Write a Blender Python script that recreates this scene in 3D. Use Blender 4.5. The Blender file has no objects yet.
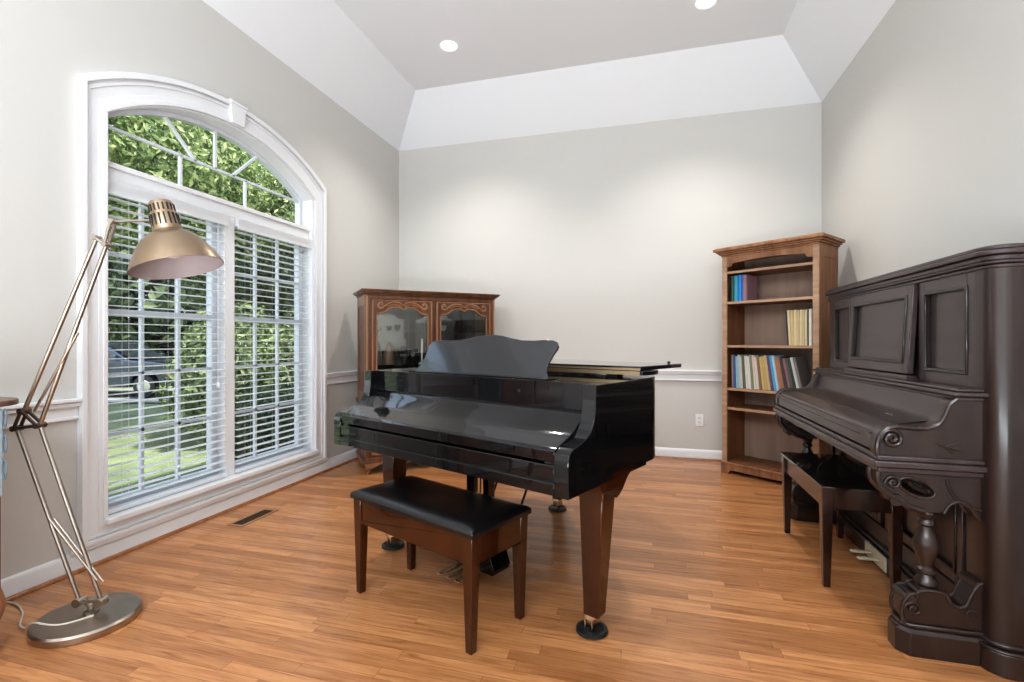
import bpy, math, random
from mathutils import Vector, Matrix
random.seed(7)
R = math.radians
PI = math.pi
scn = bpy.context.scene
COL = scn.collection

# ------------------------------------------------------------------ helpers
def link(o):
    COL.objects.link(o); return o

class MB:
    """collects primitive shapes into ONE mesh"""
    def __init__(s): s.v = []; s.f = []; s.M = None
    def add(s, vs, fs):
        n = len(s.v)
        if s.M is not None: vs = [tuple(s.M @ Vector(p)) for p in vs]
        s.v += [tuple(p) for p in vs]
        s.f += [tuple(n + i for i in f) for f in fs]
        return s
    def box(s, x0, x1, y0, y1, z0, z1):
        if x1 < x0: x0, x1 = x1, x0
        if y1 < y0: y0, y1 = y1, y0
        if z1 < z0: z0, z1 = z1, z0
        return s.add([(x0,y0,z0),(x1,y0,z0),(x1,y1,z0),(x0,y1,z0),(x0,y0,z1),(x1,y0,z1),(x1,y1,z1),(x0,y1,z1)],
              [(0,3,2,1),(4,5,6,7),(0,1,5,4),(1,2,6,5),(2,3,7,6),(3,0,4,7)])
    def prism(s, poly, ax, a, b, taper=None):
        """poly in the two axes other than ax (cyclic order kept: x->(y,z), y->(x,z), z->(x,y))"""
        def P(p, t):
            if ax == 'x': return (t, p[0], p[1])
            if ax == 'y': return (p[0], t, p[1])
            return (p[0], p[1], t)
        n = len(poly)
        vs = [P(p, a) for p in poly] + [P(p, b) for p in (taper or poly)]
        fs = [tuple(range(n))[::-1], tuple(range(n, 2*n))]
        for i in range(n):
            j = (i+1) % n
            fs.append((i, j, n+j, n+i))
        return s.add(vs, fs)
    def band(s, A, B, ax, t0, t1):
        """closed ring between outlines A (inner) and B (outer), extruded t0..t1"""
        n = len(A)
        def P(p, t):
            if ax == 'x': return (t, p[0], p[1])
            if ax == 'y': return (p[0], t, p[1])
            return (p[0], p[1], t)
        vs = [P(p,t0) for p in A]+[P(p,t0) for p in B]+[P(p,t1) for p in A]+[P(p,t1) for p in B]
        fs = []
        for i in range(n):
            j = (i+1) % n
            fs += [(i,j,n+j,n+i),(2*n+i,3*n+i,3*n+j,2*n+j),(i,2*n+i,2*n+j,j),(n+i,n+j,3*n+j,3*n+i)]
        return s.add(vs, fs)
    def taper(s, cx, cy, z0, w0, d0, z1, w1, d1, dx=0, dy=0):
        """square-section tapering post: (z0,w0,d0) bottom to (z1,w1,d1) top, top offset dx dy"""
        vs = []
        for z, w, d, ox, oy in ((z0,w0,d0,0,0),(z1,w1,d1,dx,dy)):
            for sx, sy in ((-1,-1),(1,-1),(1,1),(-1,1)):
                vs.append((cx+ox+sx*w/2, cy+oy+sy*d/2, z))
        return s.add(vs, [(0,3,2,1),(4,5,6,7),(0,1,5,4),(1,2,6,5),(2,3,7,6),(3,0,4,7)])
    def lathe(s, prof, c=(0,0,0), axis=(0,0,1), seg=24):
        """prof = [(r, t)] along axis from c"""
        ax = Vector(axis).normalized()
        up = Vector((0,0,1)) if abs(ax.z) < .9 else Vector((1,0,0))
        e1 = ax.cross(up).normalized(); e2 = ax.cross(e1)
        c = Vector(c); vs = []; fs = []
        for r, t in prof:
            for k in range(seg):
                a = 2*PI*k/seg
                vs.append(tuple(c + ax*t + e1*(r*math.cos(a)) + e2*(r*math.sin(a))))
        m = len(prof)
        for i in range(m-1):
            for k in range(seg):
                l = (k+1) % seg
                fs.append((i*seg+k, i*seg+l, (i+1)*seg+l, (i+1)*seg+k))
        if prof[0][0] > 1e-5: fs.append(tuple(range(seg)))
        if prof[-1][0] > 1e-5: fs.append(tuple((m-1)*seg+k for k in range(seg))[::-1])
        return s.add(vs, fs)
    def openlathe(s, prof, c, axis, seg=32):
        n0 = len(s.f); s.lathe(prof, c, axis, seg)
        s.f = [f for i, f in enumerate(s.f) if i < n0 or len(f) == 4]
        return s
    def tube(s, pts, r, seg=8, rs=None):
        pts = [Vector(p) for p in pts]; n = len(pts); vs = []; fs = []
        t = (pts[1]-pts[0]).normalized()
        up = Vector((0,0,1)) if abs(t.z) < .9 else Vector((1,0,0))
        e1 = t.cross(up).normalized()
        for i, p in enumerate(pts):
            if i == 0: t = (pts[1]-pts[0]).normalized()
            elif i == n-1: t = (pts[-1]-pts[-2]).normalized()
            else: t = ((pts[i+1]-p).normalized()+(p-pts[i-1]).normalized()).normalized()
            e1 = (e1 - t*e1.dot(t)).normalized(); e2 = t.cross(e1)
            rr = rs[i] if rs else r
            for k in range(seg):
                a = 2*PI*k/seg
                vs.append(tuple(p + e1*(rr*math.cos(a)) + e2*(rr*math.sin(a))))
        for i in range(n-1):
            for k in range(seg):
                l = (k+1) % seg
                fs.append((i*seg+k, i*seg+l, (i+1)*seg+l, (i+1)*seg+k))
        fs.append(tuple(range(seg))[::-1]); fs.append(tuple((n-1)*seg+k for k in range(seg)))
        return s.add(vs, fs)
    def ball(s, c, r, sx=1, sy=1, sz=1, seg=12, rings=8):
        pr = []
        vs = []; fs = []
        for i in range(rings+1):
            th = PI*i/rings
            for k in range(seg):
                a = 2*PI*k/seg
                vs.append((c[0]+r*sx*math.sin(th)*math.cos(a), c[1]+r*sy*math.sin(th)*math.sin(a), c[2]-r*sz*math.cos(th)))
        for i in range(rings):
            for k in range(seg):
                l = (k+1) % seg
                fs.append((i*seg+k, i*seg+l, (i+1)*seg+l, (i+1)*seg+k))
        return s.add(vs, fs)
    def build(s, name, mat, parent=None, bevel=0, world=False, smooth=True, seg=2):
        vs = s.v
        if world and parent is not None:
            L = parent.location; q = parent
            while q.parent is not None:
                q = q.parent; L = L + q.location
            vs = [(p[0]-L[0], p[1]-L[1], p[2]-L[2]) for p in vs]
        me = bpy.data.meshes.new(name)
        me.from_pydata(vs, [], s.f); me.validate()
        import bmesh
        bm = bmesh.new(); bm.from_mesh(me)
        bmesh.ops.remove_doubles(bm, verts=bm.verts, dist=1e-6)
        bmesh.ops.recalc_face_normals(bm, faces=bm.faces)
        bm.to_mesh(me); bm.free()
        if smooth:
            for p in me.polygons: p.use_smooth = True
            me.set_sharp_from_angle(angle=R(35))
        me.materials.append(mat)
        o = link(bpy.data.objects.new(name, me))
        if parent is not None: o.parent = parent
        if bevel:
            b = o.modifiers.new('bevel', 'BEVEL'); b.width = bevel; b.segments = seg
            b.limit_method = 'ANGLE'; b.angle_limit = R(40); b.harden_normals = False
        return o

def tag(o, label=None, cat=None, group=None, kind=None):
    if label: o['label'] = label
    if cat: o['category'] = cat
    if group: o['group'] = group
    if kind: o['kind'] = kind
    return o
def thing(name, label, cat, loc=(0,0,0), rz=0, group=None):
    o = link(bpy.data.objects.new(name, None)); o.empty_display_size = .1
    o.location = loc; o.rotation_euler = (0,0,rz)
    return tag(o, label, cat, group)
def struct(o): o['kind'] = 'structure'; return o
def copy_tree(o, parent=None):
    c = o.copy(); COL.objects.link(c); c.parent = parent
    for ch in o.children: copy_tree(ch, c)
    return c
def catmull(pts, n=8):
    out = []
    P = [pts[0]] + list(pts) + [pts[-1]]
    for i in range(1, len(P)-2):
        p0, p1, p2, p3 = (Vector(P[i-1]), Vector(P[i]), Vector(P[i+1]), Vector(P[i+2]))
        for k in range(n):
            t = k/n
            out.append(tuple(.5*((2*p1)+(p2-p0)*t+(2*p0-5*p1+4*p2-p3)*t*t+(3*p1-p0-3*p2+p3)*t**3)))
    out.append(tuple(pts[-1]))
    return out

# ------------------------------------------------------------------ materials
def newmat(name):
    m = bpy.data.materials.new(name); m.use_nodes = True
    nt = m.node_tree; b = nt.nodes['Principled BSDF']
    return m, nt, b
def N(nt, t, **k):
    n = nt.nodes.new(t)
    for a, v in k.items(): setattr(n, a, v)
    return n
def plain(name, col, rough=.5, metal=0, coat=0, spec=.5, noise=.06, nscale=12, bump=0, coat_rough=.05, emis=None):
    m, nt, b = newmat(name)
    b.inputs['Roughness'].default_value = rough
    b.inputs['Metallic'].default_value = metal
    b.inputs['Coat Weight'].default_value = coat
    b.inputs['Coat Roughness'].default_value = coat_rough
    b.inputs['Specular IOR Level'].default_value = spec
    tc = N(nt, 'ShaderNodeTexCoord'); nz = N(nt, 'ShaderNodeTexNoise')
    nz.inputs['Scale'].default_value = nscale; nz.inputs['Detail'].default_value = 3
    nt.links.new(tc.outputs['Object'], nz.inputs['Vector'])
    mx = N(nt, 'ShaderNodeMixRGB'); 
    mx.inputs[1].default_value = tuple(c*(1-noise) for c in col[:3])+(1,)
    mx.inputs[2].default_value = tuple(min(1,c*(1+noise)) for c in col[:3])+(1,)
    nt.links.new(nz.outputs['Fac'], mx.inputs[0]); nt.links.new(mx.outputs[0], b.inputs['Base Color'])
    if bump:
        bp = N(nt, 'ShaderNodeBump'); bp.inputs['Strength'].default_value = bump; bp.inputs['Distance'].default_value = .003
        n2 = N(nt, 'ShaderNodeTexNoise'); n2.inputs['Scale'].default_value = nscale*8
        nt.links.new(tc.outputs['Object'], n2.inputs['Vector'])
        nt.links.new(n2.outputs['Fac'], bp.inputs['Height']); nt.links.new(bp.outputs['Normal'], b.inputs['Normal'])
    if emis:
        b.inputs['Emission Color'].default_value = emis[0]+(1,); b.inputs['Emission Strength'].default_value = emis[1]
    return m
def wood(name, c1, c2, stretch=(1,1,.08), scale=30, rough=.35, coat=.3, coat_rough=.1, bump=.05):
    m, nt, b = newmat(name)
    tc = N(nt, 'ShaderNodeTexCoord'); mp = N(nt, 'ShaderNodeMapping')
    mp.inputs['Scale'].default_value = stretch
    nz = N(nt, 'ShaderNodeTexNoise'); nz.inputs['Scale'].default_value = scale; nz.inputs['Detail'].default_value = 5
    nz.inputs['Distortion'].default_value = .6
    nt.links.new(tc.outputs['Object'], mp.inputs['Vector']); nt.links.new(mp.outputs[0], nz.inputs['Vector'])
    cr = N(nt, 'ShaderNodeValToRGB'); cr.color_ramp.elements[0].position = .35; cr.color_ramp.elements[1].position = .68
    cr.color_ramp.elements[0].color = tuple(c1)+(1,); cr.color_ramp.elements[1].color = tuple(c2)+(1,)
    nt.links.new(nz.outputs['Fac'], cr.inputs[0]); nt.links.new(cr.outputs[0], b.inputs['Base Color'])
    b.inputs['Roughness'].default_value = rough; b.inputs['Coat Weight'].default_value = coat
    b.inputs['Coat Roughness'].default_value = coat_rough
    if bump:
        bp = N(nt, 'ShaderNodeBump'); bp.inputs['Strength'].default_value = bump; bp.inputs['Distance'].default_value = .002
        nt.links.new(nz.outputs['Fac'], bp.inputs['Height']); nt.links.new(bp.outputs['Normal'], b.inputs['Normal'])
    return m
def glassmat(name, tint=(1,1,1), gl=.12):
    m = bpy.data.materials.new(name); m.use_nodes = True; nt = m.node_tree
    for n in list(nt.nodes): nt.nodes.remove(n)
    out = N(nt,'ShaderNodeOutputMaterial'); tr = N(nt,'ShaderNodeBsdfTransparent'); g = N(nt,'ShaderNodeBsdfGlossy')
    tr.inputs[0].default_value = tint+(1,); g.inputs['Roughness'].default_value = .02
    lw = N(nt,'ShaderNodeLayerWeight'); lw.inputs[0].default_value = .5
    fr = N(nt,'ShaderNodeMath', operation='POWER'); fr.inputs[1].default_value = 4; nt.links.new(lw.outputs['Facing'], fr.inputs[0])
    ma = N(nt,'ShaderNodeMath', operation='MULTIPLY_ADD'); ma.inputs[1].default_value = .7; ma.inputs[2].default_value = gl
    mx = N(nt,'ShaderNodeMixShader')
    nt.links.new(fr.outputs[0], ma.inputs[0]); nt.links.new(ma.outputs[0], mx.inputs[0])
    nt.links.new(tr.outputs[0], mx.inputs[1]); nt.links.new(g.outputs[0], mx.inputs[2]); nt.links.new(mx.outputs[0], out.inputs[0])
    return m
def leafmat(name, c1, c2, c3):
    m, nt, b = newmat(name)
    g = N(nt,'ShaderNodeNewGeometry')
    cr = N(nt,'ShaderNodeValToRGB')
    e = cr.color_ramp.elements; e[0].color = tuple(c1)+(1,); e[1].color = tuple(c3)+(1,)
    k = e.new(.5); k.color = tuple(c2)+(1,)
    nt.links.new(g.outputs['Random Per Island'], cr.inputs[0])
    nt.links.new(cr.outputs[0], b.inputs['Base Color'])
    b.inputs['Roughness'].default_value = .55
    tl = N(nt,'ShaderNodeBsdfTranslucent'); nt.links.new(cr.outputs[0], tl.inputs[0])
    mx = N(nt,'ShaderNodeMixShader'); mx.inputs[0].default_value = .4
    out = nt.nodes['Material Output']
    nt.links.new(b.outputs[0], mx.inputs[1]); nt.links.new(tl.outputs[0], mx.inputs[2]); nt.links.new(mx.outputs[0], out.inputs[0])
    return m

WALL = plain('wall_paint', (.60,.588,.560), .75, noise=.015, nscale=2, bump=.03)
CEIL = plain('ceiling_paint', (.82,.84,.865), .8, noise=.01, nscale=2)
TRIM = plain('white_trim_paint', (.78,.785,.80), .35, noise=.015, nscale=4)
BLIND = plain('blind_white', (.90,.91,.93), .45, noise=.01)
def translucent_blind(m):
    nt = m.node_tree; b = nt.nodes['Principled BSDF']; tl = N(nt,'ShaderNodeBsdfTranslucent'); tl.inputs[0].default_value = (.95,.97,1,1)
    mx = N(nt,'ShaderNodeMixShader'); mx.inputs[0].default_value = .32
    nt.links.new(b.outputs[0], mx.inputs[1]); nt.links.new(tl.outputs[0], mx.inputs[2]); nt.links.new(mx.outputs[0], nt.nodes['Material Output'].inputs[0])
translucent_blind(BLIND)
SASH = plain('sash_white', (.70,.73,.77), .4, noise=.02)
GLASS = glassmat('window_glass', (1,1,1), .015)
CABGLASS = glassmat('cabinet_glass', (.92,.94,.93), .10)
def blackgloss():
    m, nt, b = newmat('ebony_polish')
    b.inputs['Base Color'].default_value = (.006,.006,.007,1)
    b.inputs['Roughness'].default_value = .10
    b.inputs['Coat Weight'].default_value = .85; b.inputs['Coat Roughness'].default_value = .012
    b.inputs['Specular IOR Level'].default_value = .12; b.inputs['Coat IOR'].default_value = 1.5
    tc = N(nt,'ShaderNodeTexCoord'); nz = N(nt,'ShaderNodeTexNoise'); nz.inputs['Scale'].default_value = 5
    bp = N(nt,'ShaderNodeBump'); bp.inputs['Strength'].default_value = .02; bp.inputs['Distance'].default_value = .01
    nt.links.new(tc.outputs['Object'], nz.inputs['Vector']); nt.links.new(nz.outputs['Fac'], bp.inputs['Height'])
    nt.links.new(bp.outputs['Normal'], b.inputs['Coat Normal'])
    return m
EBONY = blackgloss()
SATIN = plain('satin_black_desk', (.012,.013,.016), .16, coat=.8, coat_rough=.08)
BROWNPOL = wood('brown_polish_floor_tint', (.026,.0058,.0016), (.058,.0145,.0042), scale=12, rough=.16, coat=.55, coat_rough=.03, bump=0)  # floor reflection on black piano legs put into the brown; bench wood shares it
UPW = wood('aged_dark_walnut', (.034,.021,.022), (.054,.035,.036), stretch=(1,.15,1), scale=14, rough=.40, coat=.6, coat_rough=.2, bump=.02)
UPW2 = wood('carved_dark_walnut', (.018,.009,.0075), (.032,.018,.015), scale=14, rough=.36, coat=.45, coat_rough=.15, bump=.02)
BENCHW = wood('bench_dark_wood', (.018,.006,.004), (.036,.012,.007), scale=14, rough=.25, coat=.7, coat_rough=.1, bump=0)
VINYL = plain('black_vinyl', (.006,.006,.007), .28, coat=.5, coat_rough=.18, bump=.15, nscale=20)
OAK = wood('medium_oak', (.20,.085,.035), (.36,.175,.085), scale=22, rough=.45, coat=.15, coat_rough=.3)
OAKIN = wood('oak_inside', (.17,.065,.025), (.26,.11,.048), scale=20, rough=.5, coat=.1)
OAKEDGE = wood('oak_front_edge', (.34,.20,.12), (.46,.29,.185), stretch=(.1,1,1), scale=20, rough=.4)
OAKBACK = wood('pale_back_panel', (.30,.20,.15), (.38,.27,.21), scale=9, rough=.6, coat=0)
CHERRY = wood('cherry_cabinet', (.085,.028,.010), (.18,.066,.025), scale=16, rough=.35, coat=.3)
CHERRYL = wood('cherry_light', (.24,.11,.05), (.36,.18,.09), scale=16, rough=.35, coat=.3)
MIRROR = plain('cabinet_mirror', (.30,.30,.28), .08, metal=.95)
BRASS = plain('polished_brass', (.68,.59,.44), .25, metal=1)
CHAMP = plain('brushed_champagne_metal', (.38,.285,.20), .33, metal=1, noise=.1, nscale=3)
CHAMP2 = plain('brushed_nickel', (.42,.37,.32), .3, metal=1, noise=.08, nscale=5)
SHADEIN = plain('shade_inner', (.42,.36,.37), .6)
BLACKR = plain('black_rubber', (.015,.017,.018), .4)
BLACKM = plain('dark_slot', (.02,.015,.012), .6)
CHROME = plain('steel', (.6,.6,.6), .2, metal=1)
IVORY = plain('cream_metal', (.62,.56,.42), .4)
OUTW = plain('outlet_plastic', (.80,.80,.79), .35)
VENTM = plain('bronze_vent', (.10,.055,.03), .4, metal=.5)

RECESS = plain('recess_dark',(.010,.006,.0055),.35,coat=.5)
def floor_mat():
    m, nt, b = newmat('oak_strip_floor')
    tc = N(nt,'ShaderNodeTexCoord')
    br = N(nt,'ShaderNodeTexBrick'); br.offset = 0; br.offset_frequency = 2; br.squash = 1
    br.inputs['Color1'].default_value = (0,0,0,1); br.inputs['Color2'].default_value = (1,1,1,1)
    br.inputs['Mortar'].default_value = (.5,.5,.5,1)
    br.inputs['Scale'].default_value = 1; br.inputs['Mortar Size'].default_value = .0009
    br.inputs['Mortar Smooth'].default_value = .3
    br.inputs['Brick Width'].default_value = .86; br.inputs['Row Height'].default_value = .057
    s0 = N(nt,'ShaderNodeSeparateXYZ'); nt.links.new(tc.outputs['Object'], s0.inputs[0])
    dvd = N(nt,'ShaderNodeMath', operation='DIVIDE'); dvd.inputs[1].default_value = .057; nt.links.new(s0.outputs[1], dvd.inputs[0])
    flr = N(nt,'ShaderNodeMath', operation='FLOOR'); nt.links.new(dvd.outputs[0], flr.inputs[0])
    wn = N(nt,'ShaderNodeTexWhiteNoise', noise_dimensions='1D'); nt.links.new(flr.outputs[0], wn.inputs['W'])
    sh = N(nt,'ShaderNodeMath', operation='MULTIPLY_ADD'); sh.inputs[1].default_value = 7.3
    nt.links.new(wn.outputs['Value'], sh.inputs[0]); nt.links.new(s0.outputs[0], sh.inputs[2])
    c0 = N(nt,'ShaderNodeCombineXYZ'); nt.links.new(sh.outputs[0], c0.inputs[0]); nt.links.new(s0.outputs[1], c0.inputs[1])
    nt.links.new(c0.outputs[0], br.inputs['Vector'])
    # per-plank random value via hashed shift
    sep = N(nt,'ShaderNodeSeparateXYZ'); nt.links.new(tc.outputs['Object'], sep.inputs[0])
    mp = N(nt,'ShaderNodeMapping'); mp.inputs['Scale'].default_value = (1.1,16,1)
    add = N(nt,'ShaderNodeVectorMath', operation='MULTIPLY_ADD')
    cmb = N(nt,'ShaderNodeCombineXYZ')
    nt.links.new(br.outputs['Color'], cmb.inputs[0]); nt.links.new(br.outputs['Color'], cmb.inputs[1])
    nt.links.new(cmb.outputs[0], add.inputs[0]); add.inputs[1].default_value = (37,11,0)
    nt.links.new(tc.outputs['Object'], add.inputs[2])
    nt.links.new(add.outputs[0], mp.inputs['Vector'])
    nz = N(nt,'ShaderNodeTexNoise'); nz.inputs['Scale'].default_value = 3.2; nz.inputs['Detail'].default_value = 8
    nz.inputs['Roughness'].default_value = .62; nz.inputs['Distortion'].default_value = .9
    nt.links.new(mp.outputs[0], nz.inputs['Vector'])
    grain = N(nt,'ShaderNodeValToRGB')
    e = grain.color_ramp.elements; e[0].position=.30; e[0].color=(.32,.122,.044,1); e[1].position=.66; e[1].color=(.58,.280,.118,1)
    k = e.new(.46); k.color=(.48,.212,.083,1)
    nt.links.new(nz.outputs['Fac'], grain.inputs[0])
    tone = N(nt,'ShaderNodeValToRGB')
    e = tone.color_ramp.elements; e[0].color=(.74,.70,.66,1); e[1].color=(1.16,1.19,1.22,1)
    nt.links.new(br.outputs['Color'], tone.inputs[0])
    mul = N(nt,'ShaderNodeMixRGB', blend_type='MULTIPLY'); mul.inputs[0].default_value = 1
    nt.links.new(grain.outputs[0], mul.inputs[1]); nt.links.new(tone.outputs[0], mul.inputs[2])
    mo = N(nt,'ShaderNodeMixRGB'); mo.inputs[2].default_value = (.20,.085,.032,1)
    nt.links.new(br.outputs['Fac'], mo.inputs[0]); nt.links.new(mul.outputs[0], mo.inputs[1])
    nt.links.new(mo.outputs[0], b.inputs['Base Color'])
    b.inputs['Roughness'].default_value = .36
    b.inputs['Coat Weight'].default_value = .35; b.inputs['Coat Roughness'].default_value = .16
    bp = N(nt,'ShaderNodeBump'); bp.inputs['Strength'].default_value = .12; bp.inputs['Distance'].default_value = .001
    nt.links.new(nz.outputs['Fac'], bp.inputs['Height']); nt.links.new(bp.outputs['Normal'], b.inputs['Normal'])
    return m
FLOOR = floor_mat()

# ------------------------------------------------------------------ room shell
XL, XR, YB, YF = -2.86, 1.60, 5.25, -2.6
ZC, ZT, DT = 3.473, 3.92, .44
WT = .16
struct(MB().box(XL-WT, XR+.12, YF, YB+.12, -.12, 0).build('floor', FLOOR, smooth=False))
# ceiling: four sloped sides and a flat tray (front side sits behind the camera)
c = MB()
o4 = [(XL,YF,ZC),(XR,YF,ZC),(XR,YB,ZC),(XL,YB,ZC)]; i4 = [(XL+DT,YF+DT,ZT),(XR-DT,YF+DT,ZT),(XR-DT,YB-DT,ZT),(XL+DT,YB-DT,ZT)]
c.add(o4+i4+[(p[0],p[1],p[2]+.1) for p in o4+i4],
      [(4,5,6,7)]+[(k,(k+1)%4,4+(k+1)%4,4+k) for k in range(4)]+
      [(12,15,14,13)]+[(8+k,12+k,12+(k+1)%4,8+(k+1)%4) for k in range(4)]+
      [(k,8+k,8+(k+1)%4,(k+1)%4) for k in range(4)])
struct(c.build('ceiling', CEIL, smooth=False))
struct(MB().box(XL-WT, XR+.12, YB, YB+.12, 0, ZC+.1).build('wall_back', WALL, smooth=False))
struct(MB().box(XL-WT, XR+.12, YF-.12, YF, 0, ZC+.1).build('wall_front', plain('wall_darkened_reflections', (.30,.28,.26), .75, noise=.02, nscale=2), smooth=False))  # unseen wall behind camera, coloured darker to keep reflections on polished black dark
struct(MB().box(XR, XR+.12, YF, YB, 0, ZC+.1).build('wall_right', WALL, smooth=False))

# window opening in the left wall
Y1, Y2, ZB, ZS = 1.97, 3.70, .22, 2.45
def arc(y1, y2, zs, rise, n=28):
    h = (y2-y1)/2; yc = (y1+y2)/2; rr = (h*h+rise*rise)/(2*rise); zc = zs+rise-rr
    a0 = math.asin(h/rr)
    return [(yc+rr*math.sin(-a0+2*a0*k/n), zc+rr*math.cos(-a0+2*a0*k/n)) for k in range(n+1)]
RISE = .29
top = arc(Y1, Y2, ZS, RISE)
w = MB()
w.box(XL-WT, XL, YF, Y1, 0, ZC+.1); w.box(XL-WT, XL, Y2, YB, 0, ZC+.1); w.box(XL-WT, XL, Y1, Y2, 0, ZB)
for k in range(len(top)-1):
    a, b2 = top[k], top[k+1]
    w.prism([a, b2, (b2[0], ZC+.1), (a[0], ZC+.1)], 'x', XL-WT, XL)
struct(w.build('wall_left', WALL, smooth=False))

def outline(y1, y2, zb, zs, rise): return [(y1, zb)] + arc(y1, y2, zs, rise) + [(y2, zb)]
IN = outline(Y1, Y2, ZB, ZS, RISE); OUT = outline(1.835, 3.835, .125, 2.585, .305)
def lerp(t): return [(a[0]*(1-t)+b_[0]*t, a[1]*(1-t)+b_[1]*t) for a, b_ in zip(IN, OUT)]
t = MB()
t.band(lerp(0), lerp(1), 'x', XL, XL+.018)
t.band(lerp(.80), lerp(1), 'x', XL+.018, XL+.042)
t.band(lerp(.62), lerp(.74), 'x', XL+.018, XL+.026)
t.band(lerp(.0), lerp(.16), 'x', XL+.018, XL+.030)
t.band(lerp(-.0), lerp(.32), 'x', XL+.018, XL+.023)
casing = struct(t.build('trim_1', TRIM, bevel=.003))
# reveal lining inside the opening
t = MB(); inn = outline(Y1+.012, Y2-.012, ZB+.012, ZS, RISE-.01)
t.band(inn, IN, 'x', XL-WT, XL+.002)
struct(t.build('trim_2', TRIM))
t = MB()
t.prism([(2.78,2.745),(2.89,2.745),(2.905,2.885),(2.765,2.885)], 'x', XL, XL+.046)
t.prism([(2.76,2.88),(2.91,2.88),(2.914,2.898),(2.756,2.898)], 'x', XL, XL+.055)
struct(t.build('trim_3', TRIM, bevel=.004))
# apron and sill board under the window
t = MB(); t.box(XL, XL+.055, 1.955, 3.715, .205, .235); t.box(XL, XL+.03, 1.80, 3.87, .098, .125)
struct(t.build('trim_4', TRIM, bevel=.004))

def rail_left(y0, y1): 
    m = MB(); m.box(XL, XL+.016, y0, y1, .80, .90); m.box(XL, XL+.034, y0, y1, .862, .886); m.box(XL, XL+.046, y0, y1, .886, .905)
    m.box(XL, XL+.022, y0, y1, .795, .812)
    return m
struct(rail_left(YF, 1.835).build('trim_5', TRIM, bevel=.004))
struct(rail_left(3.835, YB).build('trim_6', TRIM, bevel=.004))
m = MB(); x0, x1 = XL, XR
m.box(x0, x1, YB-.016, YB, .80, .90); m.box(x0, x1, YB-.034, YB, .862, .886); m.box(x0, x1, YB-.046, YB, .886, .905); m.box(x0,x1,YB-.022,YB,.795,.812)
struct(m.build('trim_7', TRIM, bevel=.004))
m = MB(); m.box(XR-.016, XR, YF, YB, .80, .90); m.box(XR-.046, XR, YF, YB, .886, .905); m.box(XR-.034,XR,YF,YB,.862,.886)
struct(m.build('trim_8', TRIM, bevel=.004))
def bb(ax, s, a, b_):
    m = MB()
    prof = [(0,0),(.016,0),(.016,.082),(.010,.097),(.004,.104),(0,.104)]
    return prof
PR = bb(0,0,0,0)
m = MB(); m.prism([(XL+p[0], p[1]) for p in PR], 'y', YF, YB); struct(m.build('baseboard_left', TRIM))
m = MB(); m.prism([(XR-p[0], p[1]) for p in PR], 'y', YF, YB); struct(m.build('baseboard_right', TRIM))
m = MB(); m.prism([(YB-p[0], p[1]) for p in PR], 'x', XL, XR); struct(m.build('baseboard_back', TRIM))
SHOE = wood('shoe_mould', (.24,.09,.03), (.36,.15,.06), scale=20)
q = [(0,0),(.018,0),(.016,.009),(.010,.016),(0,.018)]
m = MB(); m.prism([(XL+.016+p[0], p[1]) for p in q], 'y', YF, YB-.016)
m.prism([(YB-.016-p[0], p[1]) for p in q], 'x', XL+.016, XR-.016)
struct(m.build('trim_9', SHOE))

# ------------------------------------------------------------------ windows
XG = XL-.125
ZR0, ZR1 = 2.095, 2.20      # transom rail
m = MB(); m.box(XL-.15, XL-.035, Y1+.012, Y2-.012, ZR0, ZR1); m.box(XL-.035, XL-.018, Y1+.012, Y2-.012, ZR1-.03, ZR1)
m.box(XL-.15, XL-.035, 2.795, 2.88, ZB+.012, ZR0)
struct(m.build('trim_10', TRIM, bevel=.003))
def sashwin(name, ya, yb):
    root = MB()
    fr = .045
    z0, z1 = ZB+.012, ZR0
    root.box(XG-.03, XG+.02, ya, ya+fr, z0, z1); root.box(XG-.03, XG+.02, yb-fr, yb, z0, z1)
    root.box(XG-.03, XG+.02, ya+fr, yb-fr, z0, z0+.06); root.box(XG-.03, XG+.02, ya+fr, yb-fr, z1-fr, z1)
    o = struct(root.build(name, SASH, bevel=.002))
    m = MB()
    for k in (1, 2):
        y = ya+fr + (yb-ya-2*fr)*k/3
        m.box(XG-.012, XG+.012, y-.009, y+.009, z0+.06, z1-fr)
    for z in (1.70, 1.005, .66):
        m.box(XG-.012, XG+.012, ya+fr, yb-fr, z-.009, z+.009)
    m.box(XG-.02, XG+.02, ya+fr, yb-fr, 1.345, 1.385)
    m.build('muntins', SASH, o)
    MB().box(XG-.002, XG+.002, ya+fr, yb-fr, z0+.06, z1-fr).build('pane', GLASS, o)
sashwin('window_1', Y1+.012, 2.795)
sashwin('window_2', 2.88, Y2-.012)
# arched transom
m = MB()
A_out = [(p[0], max(p[1], ZR1)) for p in outline(Y1+.012, Y2-.012, ZR1, ZS, RISE-.012)]
A_in = outline(Y1+.045, Y2-.045, ZR1+.02, ZS-.005, RISE-.035)
m.band(A_in, A_out, 'x', XG-.03, XG+.02)
w3 = struct(m.build('window_3', SASH))
m = MB(); th = .0085
ym = (Y1+Y2)/2
def bar(p, q_, th=.0085):
    d = Vector((q_[0]-p[0], q_[1]-p[1])).normalized(); n = Vector((-d.y, d.x))*th
    m.prism([(p[0]+n.x,p[1]+n.y),(q_[0]+n.x,q_[1]+n.y),(q_[0]-n.x,q_[1]-n.y),(p[0]-n.x,p[1]-n.y)], 'x', XG-.010, XG+.010)
bar((Y1+.04, 2.432), (Y2-.04, 2.432))
bar((ym-.31, ZR1+.02), (ym-.31, 2.432)); bar((ym+.23, ZR1+.02), (ym+.23, 2.432))
bar((ym-.04, 2.432), (ym-.04, ZS+RISE-.03))
bar((ym-.20, 2.432), (ym-.42, 2.645)); bar((ym+.11, 2.432), (ym+.35, 2.665))
m.build('muntins', SASH, w3)
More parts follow.
